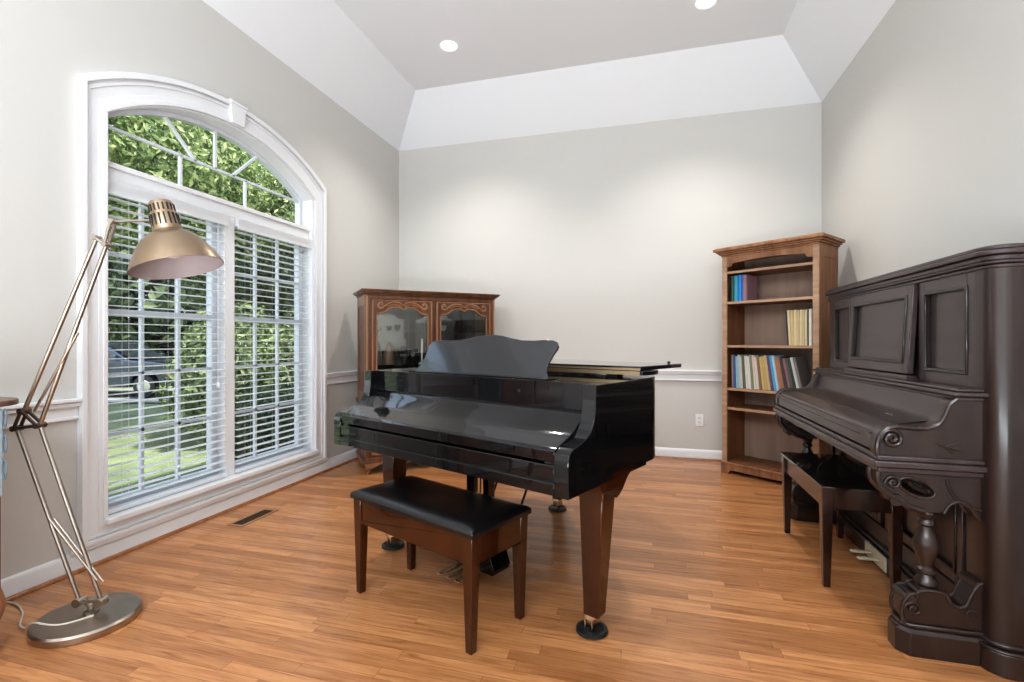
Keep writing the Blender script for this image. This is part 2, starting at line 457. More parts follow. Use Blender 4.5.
mm = MB(); pts = A_in; mm.prism(pts, 'x', XG-.002, XG+.002); mm.build('pane', GLASS, w3, smooth=False)

# blinds
def blind(ya, yb, label, wand_y):
    xc = XL-.038
    root = thing('window_blind', label, 'window blind', (xc, (ya+yb)/2, 0), group=None)
    MB().box(xc-.03, xc+.028, ya, yb, 2.035, 2.092).build('headrail', BLIND, root, bevel=.003, world=True)
    MB().box(xc+.028, xc+.036, ya-.004, yb+.004, 2.015, 2.094).build('valance', BLIND, root, bevel=.002, world=True)
    m = MB(); zs = 2.0; n = 0
    while zs > .285:
        # slightly crowned 5 cm slat, a little tilted
        p = [(-.024,-.0012),(-.012,.0003),(0,.0008),(.012,.0003),(.024,-.0012)]
        up = [(xc+a, zs+b_+.0016) for a, b_ in p]; dn = [(xc+a, zs+b_-.0016) for a, b_ in p][::-1]
        m.prism(up+dn, 'y', ya+.004, yb-.004); zs -= .0500
    m.build('slats', BLIND, root, world=True)
    MB().box(xc-.026, xc+.026, ya+.003, yb-.003, zs-.012, zs+.012).build('bottom_rail', BLIND, root, bevel=.003, world=True)
    m = MB()
    for y in (ya+.12, (ya+yb)/2+.0, yb-.12):
        for dx in (-.0262, .0262):
            m.box(xc+dx-.0004, xc+dx+.0004, y-.0006, y+.0006, zs, 2.035)
    m.build('ladder_cords', BLIND, root, world=True, smooth=False)
    m = MB()
    m.tube([(xc+.042, wand_y, 2.02), (xc+.042, wand_y, .92)], .0022, 6); m.lathe([(.003,0),(.009,.01),(.010,.035),(.004,.045)], (xc+.042, wand_y, .875), (0,0,1), 10)
    m.build('pull_cord', BLIND, root, world=True)
    return root
blind(Y1+.02, 2.792, 'white horizontal slat blind in the left half of the window, behind the lamp', 2.70)
blind(2.883, Y2-.02, 'white horizontal slat blind in the right half of the window, nearer the cabinet', 3.64)

# ------------------------------------------------------------------ small fixtures
def downlight(x, y, label):
    r = thing('recessed_light', label, 'ceiling light', (x, y, ZT), group='recessed ceiling lights')
    MB().openlathe([(.052,0),(.056,-.007),(.078,-.008),(.082,0)], (0,0,0), (0,0,1), 32).build('trim_ring', plain('ring_white_glow', (.9,.9,.88), .4, emis=((1,.95,.85), .5)), r)  # ring glows faintly itself, lamp spill put into its material
    MB().lathe([(.0,-.004),(.053,-.003),(.053,.0)], (0,0,0), (0,0,1), 32).build('bulb', plain('bulb_glow', (1,.95,.85), .4, emis=((1,.93,.80), 9)), r)
    L = bpy.data.lights.new('downlight', 'SPOT'); L.energy = 135; L.color = (1,.96,.90); L.spot_size = R(112); L.spot_blend = .8; L.shadow_soft_size = .05
    lo_ = link(bpy.data.objects.new('spot_light', L)); lo_.location = (0,0,-.02); lo_.parent = r
downlight(-1.76, 4.17, 'round recessed ceiling light near the left window wall')
downlight(.456, 4.18, 'round recessed ceiling light cut by the top edge of the photo')

o = thing('wall_outlet', 'white double wall outlet below the chair rail beside the bookcase', 'outlet', (.51, YB, .40))
MB().box(-.038,.038,-.006,0,-.06,.06).build('cover_plate', OUTW, o, bevel=.003)
for dz in (-.021, .021):
    s_ = MB().lathe([(.0165,0),(.0165,.003)], (0,-.0055,dz), (0,-1,0), 20).build('socket', plain('socket_white',(.74,.74,.73),.35), o)
    MB().box(-.008,-.005,-.0092,-.0085,dz-.003,dz+.008).box(.005,.008,-.0092,-.0085,dz-.003,dz+.008).build('slots', BLACKM, s_)

o = thing('floor_vent', 'brown slotted floor register in the hardwood below the window', 'floor vent', (-2.575, 2.72, 0), R(0))
MB().band([(-.04,-.14),(.04,-.14),(.04,.14),(-.04,.14)], [(-.06,-.165),(.06,-.165),(.06,.165),(-.06,.165)], 'z', 0, .006).build('frame', plain('vent_frame',(.34,.19,.10),.4), o, bevel=.002)
m = MB()
for k in range(19): m.box(-.04, .04, -.137+k*.0148, -.130+k*.0148, 0, .005)
m.box(-.04,.04,-.14,.14,0,.0015)
m.build('louvres', VENTM, o)

# ------------------------------------------------------------------ GRAND PIANO (local: x along keyboard, y towards the tail)
gp = thing('grand_piano', 'black polished baby grand piano standing in the middle of the room', 'piano', (-.218, 2.016, 0), R(-23.6))
AL, AR, BF, ZK, ZTOP = -1.435, .08, -.305, .643, 1.03
bent = catmull([(AR,.36),(AR-.012,.48),(AR-.10,.64),(AR-.26,.82),(AR-.46,.98),(AR-.64,1.12),(-.68,1.25),(-.80,1.345),(-1.0,1.39),(-1.2,1.385),(-1.36,1.34),(-1.425,1.25),(-1.435,1.15)], 6)
body = [(AL,-.045),(AR,-.045)] + [tuple(p[:2]) for p in bent]
m = MB(); m.prism([(min(max(p[0],AL+.002),AR-.002),p[1]) for p in body], 'z', .642, ZTOP-.0005)
m.build('rim', EBONY, gp, bevel=.004)
# keybed
MB().box(AL+.02, AR-.02, BF+.012, .12, ZK, .69).build('keybed', EBONY, gp, bevel=.003)
# arms: front cheek profile (y,z)
cheek = [(BF, ZK-.005), (BF, .770)] + catmull([(BF,.770),(BF+.006,.792),(BF+.026,.808),(BF+.060,.818),(BF+.110,.830),(BF+.150,.850),(BF+.178,.885),(BF+.190,.925),(BF+.194,.97),(BF+.195,ZTOP)], 5)[1:] + [(.355, ZTOP), (.355, ZK-.010)]
for xa, xb in ((AR-.062, AR), (AL, AL+.062)):
    MB().prism(cheek, 'x', xa, xb).build('cheek', EBONY, gp, bevel=.003)
# key blocks beside the arms
for xa, xb in ((AR-.115, AR-.062), (AL+.062, AL+.115)):
    MB().box(xa, xb, BF+.012, -.17, .69, .795).build('key_block', EBONY, gp, bevel=.004)
# fallboard: closed lid curving down to its lip, and the upright panel above
lidp = catmull([(-.060,.922),(-.085,.914),(-.130,.880),(-.185,.846),(-.240,.825),(BF+.018,.808)], 5)
lidp = lidp + [(BF+.006,.800),(BF+.008,.758),(BF+.03,.756)] + [(-.05,.75),(-.05,.922)]
MB().prism(lidp, 'x', AL+.064, AR-.064).build('fallboard', EBONY, gp, bevel=.002)
MB().box(AL+.064, AR-.064, -.062, -.046, .915, ZTOP-.001).build('name_panel', EBONY, gp, bevel=.001)
# key slip in two steps
m = MB(); m.box(AL+.064, AR-.064, BF+.004, -.17, .690, .748)
m.build('key_slip', EBONY, gp, bevel=.003)
m = MB(); m.box(AL+.062, AR-.062, BF+.0, BF+.03, ZK-.003, .684)
m.build('bottom_rail', EBONY, gp, bevel=.003)
# thin silver-grey edge lines where the arms meet
# lid (rear, flat) and front flap folded back on it
def shrink(poly, ym_): return poly
LZ = ZTOP+.012
lid = [(AL-.012,.335),(AR-.01,.335)] + [(p[0]+.012, p[1]+.012) for p in bent if p[1] > .38 and p[0] > -1.2] + [(-1.3,1.385),(AL-.012,1.27)]
MB().prism(lid, 'z', LZ, LZ+.019).build('lid', EBONY, gp, bevel=.003)
flap = [(AL-.012,.34),(AR-.02,.34),(AR+.02,.74),(AR+.012,.765),(AR-.02,.775),(AL-.012,.775)]
fl_ = MB().prism(flap, 'z', LZ+.022, LZ+.041).build('lid_front_flap', EBONY, gp, bevel=.003)
MB().lathe([(.006,0),(.006,.004),(.009,.006),(.009,.012),(0,.014)], (AR-.03,.70,LZ+.040), (0,0,1), 12).build('rubber_button', BLACKR, fl_)
m = MB(); m.box(AL+.0, AR-.022, .328, .3345, LZ+.001, LZ+.0185); m.box(AL+.0, AR-.022, .333, .3395, LZ+.022, LZ+.0320)
m.build('hinge_with_edge_sheen', plain('brass_with_edge_sheen', (.40,.30,.19), .4, metal=.7, noise=.15, nscale=60), gp)  # brass hinge; warm reflection on both lid edges put into these strips
for x in (-1.3,-.7,-.1):
    MB().box(x-.03,x+.03,.36,.42,ZTOP,LZ).build('lid_pad', BLACKR, gp)
# music desk leaning back
hw = [(.455,0),(.440,.012),(.428,.04),(.424,.085),(.430,.125),(.440,.155),(.441,.175),(.428,.195),(.400,.206),(.350,.208),(.290,.204),(.220,.206),(.150,.218),(.080,.234),(.03,.240)]
dk = [(-.677-a, z) for a, z in hw] + [(-.677+a, z) for a, z in hw[::-1]]
m = MB(); m.M = Matrix.Translation((0,.005,ZTOP+.006)) @ Matrix.Rotation(R(-35), 4, 'X')
m.prism(dk, 'y', 0, .014)
dko = m.build('music_desk', SATIN, gp, bevel=.003)
m = MB(); m.box(-1.14,-.21,-.025,.07,ZTOP+.0,ZTOP+.006)
m.build('desk_ledge', EBONY, gp, bevel=.002)
for dx in (-.76,-.62): MB().tube([(dx,.095,ZTOP+.125),(dx,.17,ZTOP+.004)], .006).build('desk_prop', BRASS, gp)
# silver trims on the inner corner of each arm
# legs
def leg(x, y, sy, name='leg', bracket=True):
    m = MB(); zt = .58
    m.taper(x+.012, y, .085, .066, .066, zt, .108, .108, .012, 0)
    l = m.build(name, BROWNPOL, gp, bevel=.004)
    m = MB()
    x += .024
    m.box(x-.060, x+.060, y-.060, y+.060, .570, .60)
    if bracket:
        pr = [(y-.075, ZK), (y-.06,.60), (y+.062,.60)] + [(y+.062+.17*(1-math.cos(a)) , .545+.0+.115*math.sin(a)) for a in [k*PI/2/8 for k in range(0,9)]] + [(y+.25,ZK+.022),(y+.0,ZK+.022),(y,ZK)]
        pr = [(y-.085, ZK), (y-.062,.598), (y+.03,.60), (y+.048,.590), (y+.056,.565), (y+.064,.555), (y+.09,.563), (y+.125,.585), (y+.155,.615), (y+.20,.643),(y+.29,.668),(y+.02,.668),(y+.02,ZK)]
        m.prism(pr, 'x', x-.056, x+.056)
    else: m.box(x-.08,x+.08,y-.08,y+.08,.60,.668)
    m.build('leg_bracket', BROWNPOL, l, bevel=.002)
    x -= .030
    m = MB(); m.lathe([(.030,.098),(.034,.07),(.022,.066),(.018,.045)], (x,y,0), (0,0,1), 18)
    m.box(x-.019,x-.013,y-.02,y+.045,.022,.065); m.box(x+.013,x+.019,y-.02,y+.045,.022,.065)
    m.lathe([(.0,-.012),(.020,-.012),(.023,0),(.020,.012),(0,.012)], (x,y+.02,.034), (1,0,0), 18)
    m.build('caster', BRASS, l)
    m = MB(); m.lathe([(.0,0),(.060,0),(.066,.004),(.064,.016),(.050,.020),(.040,.012),(0,.010)], (x,y+.01,0.0005), (0,0,1), 32)
    m.build('caster_cup', BLACKR, l)
leg(0, 0, 1); leg(-1.32, 0, 1); leg(-.924, 1.127, 1, bracket=False)
# lyre
lx, ly = -.715, .10
m = MB()
m.taper(lx-.058, ly, .12, .028, .045, .66, .042, .06); m.taper(lx+.058, ly, .12, .028, .045, .66, .042, .06)
m.box(lx-.12, lx+.12, ly-.05, ly+.05, .62, .668)
m.prism([(lx-.13,.035),(lx+.13,.035),(lx+.14,.06),(lx+.11,.135),(lx-.11,.135),(lx-.14,.06)], 'y', ly-.055, ly+.075)
lyre = m.build('pedal_lyre', EBONY, gp, bevel=.004)
m = MB()
for dx in (-.024, 0, .024): m.tube([(lx+dx, ly, .13),(lx+dx, ly, .63)], .0045)
m.build('pedal_rods', BRASS, lyre)
for dx in (-.06, 0, .06):
    m = MB(); m.prism([(lx+dx-.010,ly-.05),(lx+dx+.010,ly-.05),(lx+dx+.018,ly-.20),(lx+dx+.014,ly-.235),(lx+dx-.014,ly-.235),(lx+dx-.018,ly-.20)], 'z', .052, .062)
    m.build('pedal', BRASS, lyre, bevel=.003)
for dx in (-.10, .10):
    MB().tube([(lx+dx, ly+.07, .09),(lx+dx*1.15, ly+.42, .665)], .007).build('lyre_brace', BROWNPOL, lyre)
# side arms lines: slim bright edge strips
EDGE = plain('edge_glint', (.20,.20,.21), .25, coat=.5)

# ------------------------------------------------------------------ GRAND PIANO BENCH
def rounded_seat(mb, w_, d_, z0, z1, rad=.03):
    """cushion with soft rounded top edge"""
    nx, ny = 20, 12; vs = []; fs = []
    def hgt(u, v_):
        e = min(u, w_-u, v_, d_-v_)
        k = min(1, e/rad); return z0+.016 + (z1-z0-.016)*math.sqrt(max(0, 1-(1-k)**2)) 
    us = [0,.004,.012,.024,.04] + [w_*k/10 for k in range(1,10)] + [w_-.04,w_-.024,w_-.012,w_-.004,w_]
    vv = [0,.004,.012,.024,.04] + [d_*k/6 for k in range(1,6)] + [d_-.04,d_-.024,d_-.012,d_-.004,d_]
    us.sort(); vv.sort()
    for a in us:
        for b_ in vv: vs.append((a-w_/2, b_-d_/2, hgt(a,b_)))
    n = len(vv)
    for i in range(len(us)-1):
        for j in range(n-1): fs.append((i*n+j,(i+1)*n+j,(i+1)*n+j+1,i*n+j+1))
    mb.add(vs, fs)
    mb.box(-w_/2, w_/2, -d_/2, d_/2, z0, z0+.0159)
    return mb
bc = ((-1.332-.520)/2+.0, (2.047+2.053)/2+.0)
gb = thing('piano_bench', 'padded black vinyl bench with dark wooden legs in front of the grand piano', 'bench', (-.926,2.05,0), R(-23.3))
m = rounded_seat(MB(), .80, .375, .452, .497, .085); m.build('seat_cushion', VINYL, gb)
m = MB(); m.box(-.385,.385,-.17,-.152,.34,.452); m.box(-.385,.385,.152,.17,.34,.452); m.box(-.385,-.367,-.17,.17,.34,.452); m.box(.367,.385,-.17,.17,.34,.452)
m.build('apron', BROWNPOL, gb, bevel=.003)
m = MB(); m.tube([(-.396,-.183,.460),(.396,-.183,.460),(.396,.183,.460),(-.396,.183,.460),(-.396,-.183,.460)], .0055, 8); m.build('piping', VINYL, gb)
for sx in (-1,1):
    for sy in (-1,1):
        m = MB(); m.taper(sx*.362, sy*.152, 0, .032, .032, .452, .056, .050, -sx*.0, 0)
        m.build('leg', BROWNPOL, gb, bevel=.003)

# ------------------------------------------------------------------ UPRIGHT PIANO BENCH
ub = thing('piano_bench', 'dark wooden piano bench with flat black lid pushed under the upright piano', 'bench', (.99, 3.055, 0), 0)
m = MB(); m.box(-.175,.175,-.385,.385,.482,.497); m.build('lid', plain('black_lid', (.008,.007,.007), .12, coat=.8), ub, bevel=.003)
m = MB(); m.box(-.16,-.145,-.36,.36,.385,.482); m.box(.145,.16,-.36,.36,.385,.482); m.box(-.16,.16,-.36,-.345,.385,.482); m.box(-.16,.16,.345,.36,.385,.482)
m.build('apron', BENCHW, ub, bevel=.002)
for sx in (-1,1):
    for sy in (-1,1):
        m = MB(); m.taper(sx*.145, sy*.345, 0, .030, .030, .482, .054, .052); m.build('leg', BENCHW, ub, bevel=.003)

# ------------------------------------------------------------------ UPRIGHT PIANO (built in world axes: front faces -X)
up = thing('upright_piano', 'tall antique dark brown upright piano with carved legs against the right wall', 'piano', (1.38, 2.97, 0))
XF, XBK = 1.20, 1.575
YN, YFR = 2.15, 3.83
def B(mb, name, mat=UPW, par=None, bevel=.003): return mb.build(name, mat, par or up, bevel=bevel, world=True)
def side_outline(yo, yi, r=.06):
    """plan outline of end post: rounded outer front corner"""
    s = 1 if yi > yo else -1
    pts = [(XBK, yo)]
    for k in range(9):
        a = k*PI/2/8
        pts.append((XF+r-r*math.sin(a), yo+s*(r-r*math.cos(a))))
    pts += [(XF, yi), (XBK, yi)]
    return pts
for yo, yi in ((YN, YN+.105), (YFR, YFR-.105)):
    m = MB(); m.prism(side_outline(yo, yi), 'z', .10, 1.47); o = B(m, 'case_side', UPW2, bevel=.002)
    s = 1 if yi > yo else -1
    m = MB()
    m.tube([(XF+.012, yo+s*.088, .12),(XF+.012, yo+s*.088, 1.465)], .012, 10)
    m.build('bead', UPW2, o, world=True)
# cornice/lid
def corn(ov, z0, z1, mb):
    r = .06+ov; n = 8; pts = [(XBK, YN-ov)]
    for k in range(n+1):
        a = k*PI/2/n; pts.append((XF-ov+r-r*math.sin(a), YN-ov+r-r*math.cos(a)))
    for k in range(n+1):
        a = PI/2-k*PI/2/n; pts.append((XF-ov+r-r*math.sin(a), YFR+ov-r+r*math.cos(a)))
    pts.append((XBK, YFR+ov)); mb.prism(pts, 'z', z0, z1)
m = MB(); corn(.006, 1.465, 1.48, m); corn(.016, 1.48, 1.492, m); corn(.012, 1.492, 1.512, m); corn(.028, 1.512, 1.530, m); corn(.022,1.530,1.546,m)
B(m, 'lid', UPW, bevel=.004)
# upper front frame with recessed panels
YA, YZ = YN+.10, YFR-.10
m = MB(); m.box(XF+.03, XF+.05, YA, YZ, .98, 1.47); B(m, 'front_board')
def framed(y0, y1, z0, z1, name, xo=XF, th=.03, bw=.05, M=None):
    m = MB(); m.M = M
    m.box(xo, xo+th, y0, y0+bw, z0, z1); m.box(xo, xo+th, y1-bw, y1, z0, z1)
    m.box(xo, xo+th, y0+bw, y1-bw, z0, z0+bw); m.box(xo, xo+th, y0+bw, y1-bw, z1-bw, z1)
    m.box(xo+.018, xo+th, y0+bw, y1-bw, z0+bw, z1-bw)
    o = B(m, name)
    m = MB(); m.M = M
    a0,a1,b0,b1 = y0+bw, y1-bw, z0+bw, z1-bw; q_=.012
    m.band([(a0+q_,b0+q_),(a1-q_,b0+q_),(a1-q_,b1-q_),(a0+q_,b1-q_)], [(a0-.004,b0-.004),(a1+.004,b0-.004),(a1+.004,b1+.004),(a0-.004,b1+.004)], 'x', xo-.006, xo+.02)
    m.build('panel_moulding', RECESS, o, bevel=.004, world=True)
    return o
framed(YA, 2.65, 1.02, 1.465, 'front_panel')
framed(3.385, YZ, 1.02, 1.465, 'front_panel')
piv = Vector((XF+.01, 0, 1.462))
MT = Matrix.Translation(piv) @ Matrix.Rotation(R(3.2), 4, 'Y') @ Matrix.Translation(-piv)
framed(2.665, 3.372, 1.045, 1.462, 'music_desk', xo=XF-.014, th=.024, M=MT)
m = MB(); m.box(XF-.045, XF, 2.66, 3.40, 1.018, 1.04); B(m, 'desk_ledge')
# ledge above the keys
m = MB(); m.box(XF-.10, XF+.05, YN+.035, YFR-.035, .992, 1.008); m.box(XF-.085, XF+.05, YN+.05, YFR-.05, 1.008, 1.020); m.box(XF-.086,XF+.05,YN+.05,YFR-.05,.975,.992)
B(m, 'ledge', UPW, bevel=.005)
# cheeks (x,z) profile with scroll nose
KN = YN+.06   # outer face of near arm (world Y)
KF = YFR-.075
XN = .865
ch = catmull([(XN+.02,.735),(XN-.004,.765),(XN-.002,.82),(XN+.02,.858),(XN+.06,.872),(XN+.11,.870),(XN+.16,.872),(XN+.195,.890),(XN+.215,.925),(XN+.228,.962),(XN+.25,.985)], 5) + [(1.24,.985),(1.24,.735)]
for ya, yb in ((KN, KN+.06), (KF-.06, KF)):
    m = MB(); m.prism(ch, 'y', ya, yb); o = B(m, 'cheek', UPW2, bevel=.003)
    yo = ya if ya < 3 else yb; s = -1 if ya < 3 else 1
    # raised rim following the curve, and spiral
    m = MB(); m.tube([(p[0]+.004, yo+s*.003, p[1]-.004) for p in ch[4:-2]], .009, 8)
    sp = []
    for k in range(34):
        a = k*.36; r = .038*(1-k/38)
        sp.append((XN+.048-r*math.cos(a)*1.0, yo+s*.004, .822+r*math.sin(a)))
    m.tube(sp, .0085, 8)
    for an, ln in ((20,.05),(-15,.06),(-45,.035),(160,.03)):
        m.tube([(1.085,yo+s*.001,.80),(1.085+ln*math.cos(R(an)),yo+s*.001,.80+ln*math.sin(R(an)))], .004, 6, rs=[.006,.002])
    m.build('carving', UPW2, o, world=True)
# fallboard and key slip
fb = catmull([(XF-.08,.985),(XF-.088,.955),(XF-.095,.92),(XF-.105,.892),(XF-.13,.880)], 5) + catmull([(XF-.13,.880),(XN+.12,.868),(XN+.04,.855),(XN+.018,.845),(XN+.012,.83)], 5)[1:]
fb += [(XN+.012,.79),(1.2,.79),(1.2,.985)]
m = MB(); m.prism(fb, 'y', KN+.06, KF-.06); fbo = B(m, 'fallboard', UPW, bevel=.002)
m = MB(); m.box(XN+.06, XF-.13, KN+.075, KF-.075, .862, .874)
m.M=None
m = MB(); m.prism([(XF-.125,.884),(XF-.13,.8865),(XN+.10,.8705),(XN+.10,.866)], 'y', KN+.08, KF-.08); m.build('fold_strip', UPW2, fbo, world=True)
for y in (2.50, 2.97, 3.44):
    m = MB(); m.box(XN+.155,XN+.175,y-.03,y+.03,.873,.880); m.build('hinge', BRASS, fbo, world=True)
m = MB(); m.box(XN+.002, XN+.05, KN+.06, KF-.06, .765, .832)
m.box(XN-.004, XN+.05, KN+.06, KF-.06, .826, .836)
m.box(XN-.003, XN+.05, KN+.16, KF-.16, .806, .811)
B(m, 'key_slip', UPW, bevel=.003)
m = MB(); m.box(XN-.004, 1.24, KN-.012, KF+.012, .737, .757); m.box(XN-.016, 1.24, KN-.02, KF+.02, .712, .737); m.box(XN, 1.24, KN-.006, KF+.006, .69, .712)
B(m, 'keybed', UPW, bevel=.005)
# legs: bracket, turned baluster, scroll foot, toe block
def uleg(y0, y1):
    yc = (y0+y1)/2
    L = MB()
    # bracket plate with a cut-out scroll opening
    hole = [(.985+.052*math.cos(a)*1.25, .640+.030*math.sin(a)+.012*math.cos(a)*-1) for a in [2*PI*k/24 for k in range(24)]]
    outp = []
    top_ = [(XN+.01,.69)]
    ring = [(XN+.005,.69),(XN+.005,.66),(XN+.016,.632),(XN+.045,.600),(XN+.075,.585),(XN+.10,.562),(XN+.135,.552),(XN+.16,.545)]
    ring = catmull([(p[0],p[1]) for p in ring], 3)
    low = catmull([(1.085,.545),(1.10,.575),(1.125,.592),(1.155,.590),(1.175,.565),(1.195,.535),(1.235,.520)], 3)
    L.prism([(1.084,.69)] + low + [(1.235,.69)], 'y', y0+.008, y1-.008)
    pl_o = ring + [(1.086,.545),(1.086,.69),(XN+.005,.69)]
    hc = (.998,.636); Ro = []; Ri = []
    for k in range(48):
        a = 2*PI*k/48; dx, dz = math.cos(a), math.sin(a); best = 9
        for q0, q1 in zip(pl_o, pl_o[1:]+pl_o[:1]):
            ex, ez = q1[0]-q0[0], q1[1]-q0[1]; det = dx*(-ez)+ex*dz
            if abs(det) < 1e-9: continue
            t_ = ((q0[0]-hc[0])*(-ez)+ex*(q0[1]-hc[1]))/det
            u_ = (dx*(q0[1]-hc[1])-dz*(q0[0]-hc[0]))/det
            if t_ > 1e-4 and -1e-6 <= u_ <= 1+1e-6: best = min(best, t_)
        Ro.append((hc[0]+dx*best, hc[1]+dz*best))
        ct, st = math.cos(a+.38), math.sin(a+.38)
        ri = 1/math.sqrt((ct/.062)**2+(st/.032)**2)
        ri = min(ri, best*.93)
        Ri.append((hc[0]+dx*ri, hc[1]+dz*ri))
    L.band(Ri, Ro, 'y', y0+.008, y1-.008)
    lg = L.build('leg', UPW2, up, bevel=.003, world=True)
    # raised carving: volute, oval opening rim, fan arc
    m = MB()
    for s, yy in ((-1, y0+.008), (1, y1-.008)):
        m.tube([(p[0], yy, p[1]+.002) for p in ring], .012, 8)
        m.tube([(p[0], yy, p[1]) for p in Ri+Ri[:1]], .006, 8)
        sp = []
        for k in range(26):
            a = k*.38; r = .027*(1-k/30); sp.append((XN+.055-r*math.cos(a), yy+s*.003, .650+r*math.sin(a)))
        m.tube(sp, .006, 8)
        fan = [(1.22-.125*math.cos(a), yy, .675-.11*math.sin(a)) for a in [PI/2*k/10 for k in range(11)]]
        m.tube(fan, .006, 8)
        m.tube([(p[0], yy, p[1]) for p in low], .006, 8)
    # rolled nose under the bracket
    m.lathe([(.0,0),(.022,0),(.024,.006),(.018,.012),(.018,y1-y0-.012),(.024,y1-y0-.006),(.022,y1-y0),(0,y1-y0)], (XN+.065,y0,.585), (0,1,0), 16)
    m.lathe([(.0,0),(.016,0),(.016,y1-y0-.02),(0,y1-y0-.02)], (XN+.128,y0+.01,.560), (0,1,0), 16)
    m.build('carved_bracket', UPW2, lg, bevel=0, world=True)
    m = MB(); m.tube(catmull([(.955,yc,.655),(.985,yc,.650),(1.005,yc,.628),(1.045,yc,.612)],5), .010, 8); m.build('inner_scroll', UPW2, lg, world=True)
    m = MB()
    pr = [(.030,.545),(.036,.535),(.030,.520),(.024,.512),(.032,.503),(.033,.492),(.022,.482),(.024,.470),(.036,.450),(.045,.425),(.047,.408),(.043,.385),(.034,.360),(.026,.340),(.024,.328),(.035,.318),(.036,.306),(.025,.298),(.030,.285),(.040,.275),(.042,.262),(.036,.252),(.040,.240)]
    m.lathe([(r*.90, z) for r, z in pr], (1.045, yc, 0), (0,0,1), 28)
    m.lathe([(.02,.245),(.02,.55)], (1.10, yc+.01, 0), (0,0,1), 12) if False else None
    m.build('baluster', UPW2, lg, world=True)
    # scroll foot
    ft = catmull([(.955,.118),(.945,.150),(.950,.190),(.968,.225),(.985,.232),(.995,.222),(1.0,.243),(1.04,.250),(1.085,.243),(1.10,.215),(1.125,.200),(1.15,.212),(1.165,.250),(1.185,.290),(1.205,.300)], 4) + [(1.215,.118)]
    m = MB(); m.prism(ft, 'y', y0+.004, y1-.004); o = m.build('scroll_foot', UPW2, lg, bevel=.003, world=True)
    m = MB()
    for s, yy in ((-1, y0+.004), (1, y1-.004)):
        sp = []
        for k in range(24):
            a = k*.40; r = .030*(1-k/27); sp.append((.985-r*math.cos(a), yy+s*.002, .172+r*math.sin(a)))
        m.tube(sp, .006, 8)
        m.tube([(p[0]+.002, yy, p[1]-.002) for p in ft[:-1]], .008, 8)
        sp = []
        for k in range(14):
            a = k*.40; r = .022*(1-k/18); sp.append((1.165+r*math.cos(a), yy+s*.002, .175+r*math.sin(a)))
        m.tube(sp, .005, 8)
    m.lathe([(0,0),(.020,0),(.020,y1-y0+.004),(0,y1-y0+.004)], (.972,y0-.002,.208), (0,1,0), 16)
    m.lathe([(0,0),(.018,0),(.018,y1-y0+.004),(0,y1-y0+.004)], (1.19,y0-.002,.285), (0,1,0), 16)
    m.build('foot_carving', UPW2, o, world=True)
    # toe block
    s0, s1 = y0-.022, y1+.022
    def tb(ov): return [(XF+.05,s0-ov),(.965-ov*.6,s0-ov),(.93-ov,s0+.035),(.93-ov,s1-.035),(.965-ov*.6,s1+ov),(XF+.05,s1+ov)]
    m = MB(); m.prism(tb(.0), 'z', 0.0, .088); m.prism(tb(.0), 'z', .088, .102, taper=tb(-.008)); m.prism(tb(-.012), 'z', .102, .118)
    m.build('toe_block', UPW2, lg, bevel=.004, world=True)
uleg(YN+.06, YN+.15)
uleg(YFR-.165, YFR-.075)
# plinth around the case
m = MB()
def pl(ov, z0, z1):
    r = .06+ov; n = 8; pts = [(XBK, YN-ov)]
    for k in range(n+1):
        a = k*PI/2/n; pts.append((XF-ov+r-r*math.sin(a), YN-ov+r-r*math.cos(a)))
    for k in range(n+1):
        a = PI/2-k*PI/2/n; pts.append((XF-ov+r-r*math.sin(a), YFR+ov-r+r*math.cos(a)))
    pts.append((XBK, YFR+ov)); m.prism(pts, 'z', z0, z1)
pl(.022, 0.0, .085); pl(.026, .085, .095); pl(.010, .095, .112)
B(m, 'plinth', UPW2, bevel=.005)
# lower front board
m = MB(); m.box(XF+.03, XF+.055, YA, YZ, .11, .70); m.box(XF+.012,XF+.03,YA,YZ,.112,.20); m.box(XF+.012,XF+.03,YA,YZ,.60,.70)
for y in (YA, 2.93, YZ-.08): m.box(XF+.012,XF+.03,y,y+.08,.20,.60)
m.box(XF+.004,XF+.03,YA,YZ,.196,.208)
B(m, 'lower_board', UPW, bevel=.003)
for y0, y1 in ((2.32,2.92),(3.02,3.65)):
    framed(y0+.02, y1-.02, .22, .58, 'lower_panel', xo=XF+.004, th=.025, bw=.04)
m = MB(); m.box(XF-.032, XF-.022, 2.90, 3.14, .018, .092); pp = B(m, 'pedal_plate', IVORY)
for y in (2.975, 3.065):
    m = MB(); m.prism([(XF-.13,.052),(XF-.12,.060),(XF-.03,.060),(XF-.03,.050),(XF-.12,.046)], 'y', y-.012, y+.012)
    m.build('pedal', IVORY, pp, bevel=.003, world=True)

# ------------------------------------------------------------------ BOOKCASE (local: x along the front, y to its back)
BW, BD, BH = .80, .38, 2.025
bk = thing('bookcase', 'tall oak bookcase with open shelves standing angled in the right corner', 'bookcase', (.662, 4.813, 0), R(-37))
for x0_ in (0, BW-.02):
    m = MB(); m.box(x0_, x0_+.02, .02, BD, .0, BH-.06); B_ = m.build('side_panel', OAK, bk, bevel=.002)
    xs = (x0_-.004, x0_) if x0_ == 0 else (x0_+.02, x0_+.024)
    m = MB()
    m.box(*xs, .02,.075,.08,BH-.06); m.box(*xs, BD-.05,BD,.08,BH-.06); m.box(*xs,.075,BD-.05,BH-.15,BH-.06); m.box(*xs,.075,BD-.05,.08,.2); m.box(*xs,.075,BD-.05,1.0,1.06)
    m.build('raised_frame', OAK, B_, bevel=.001)
MB().box(.02, BW-.02, BD-.012, BD-.004, .06, BH-.06).build('back_panel', OAKBACK, bk)
m = MB(); m.box(0,.045,0,.02,.0,BH-.05); m.box(BW-.045,BW,0,.02,.0,BH-.05)
m.build('face_frame', OAKEDGE, bk, bevel=.002)
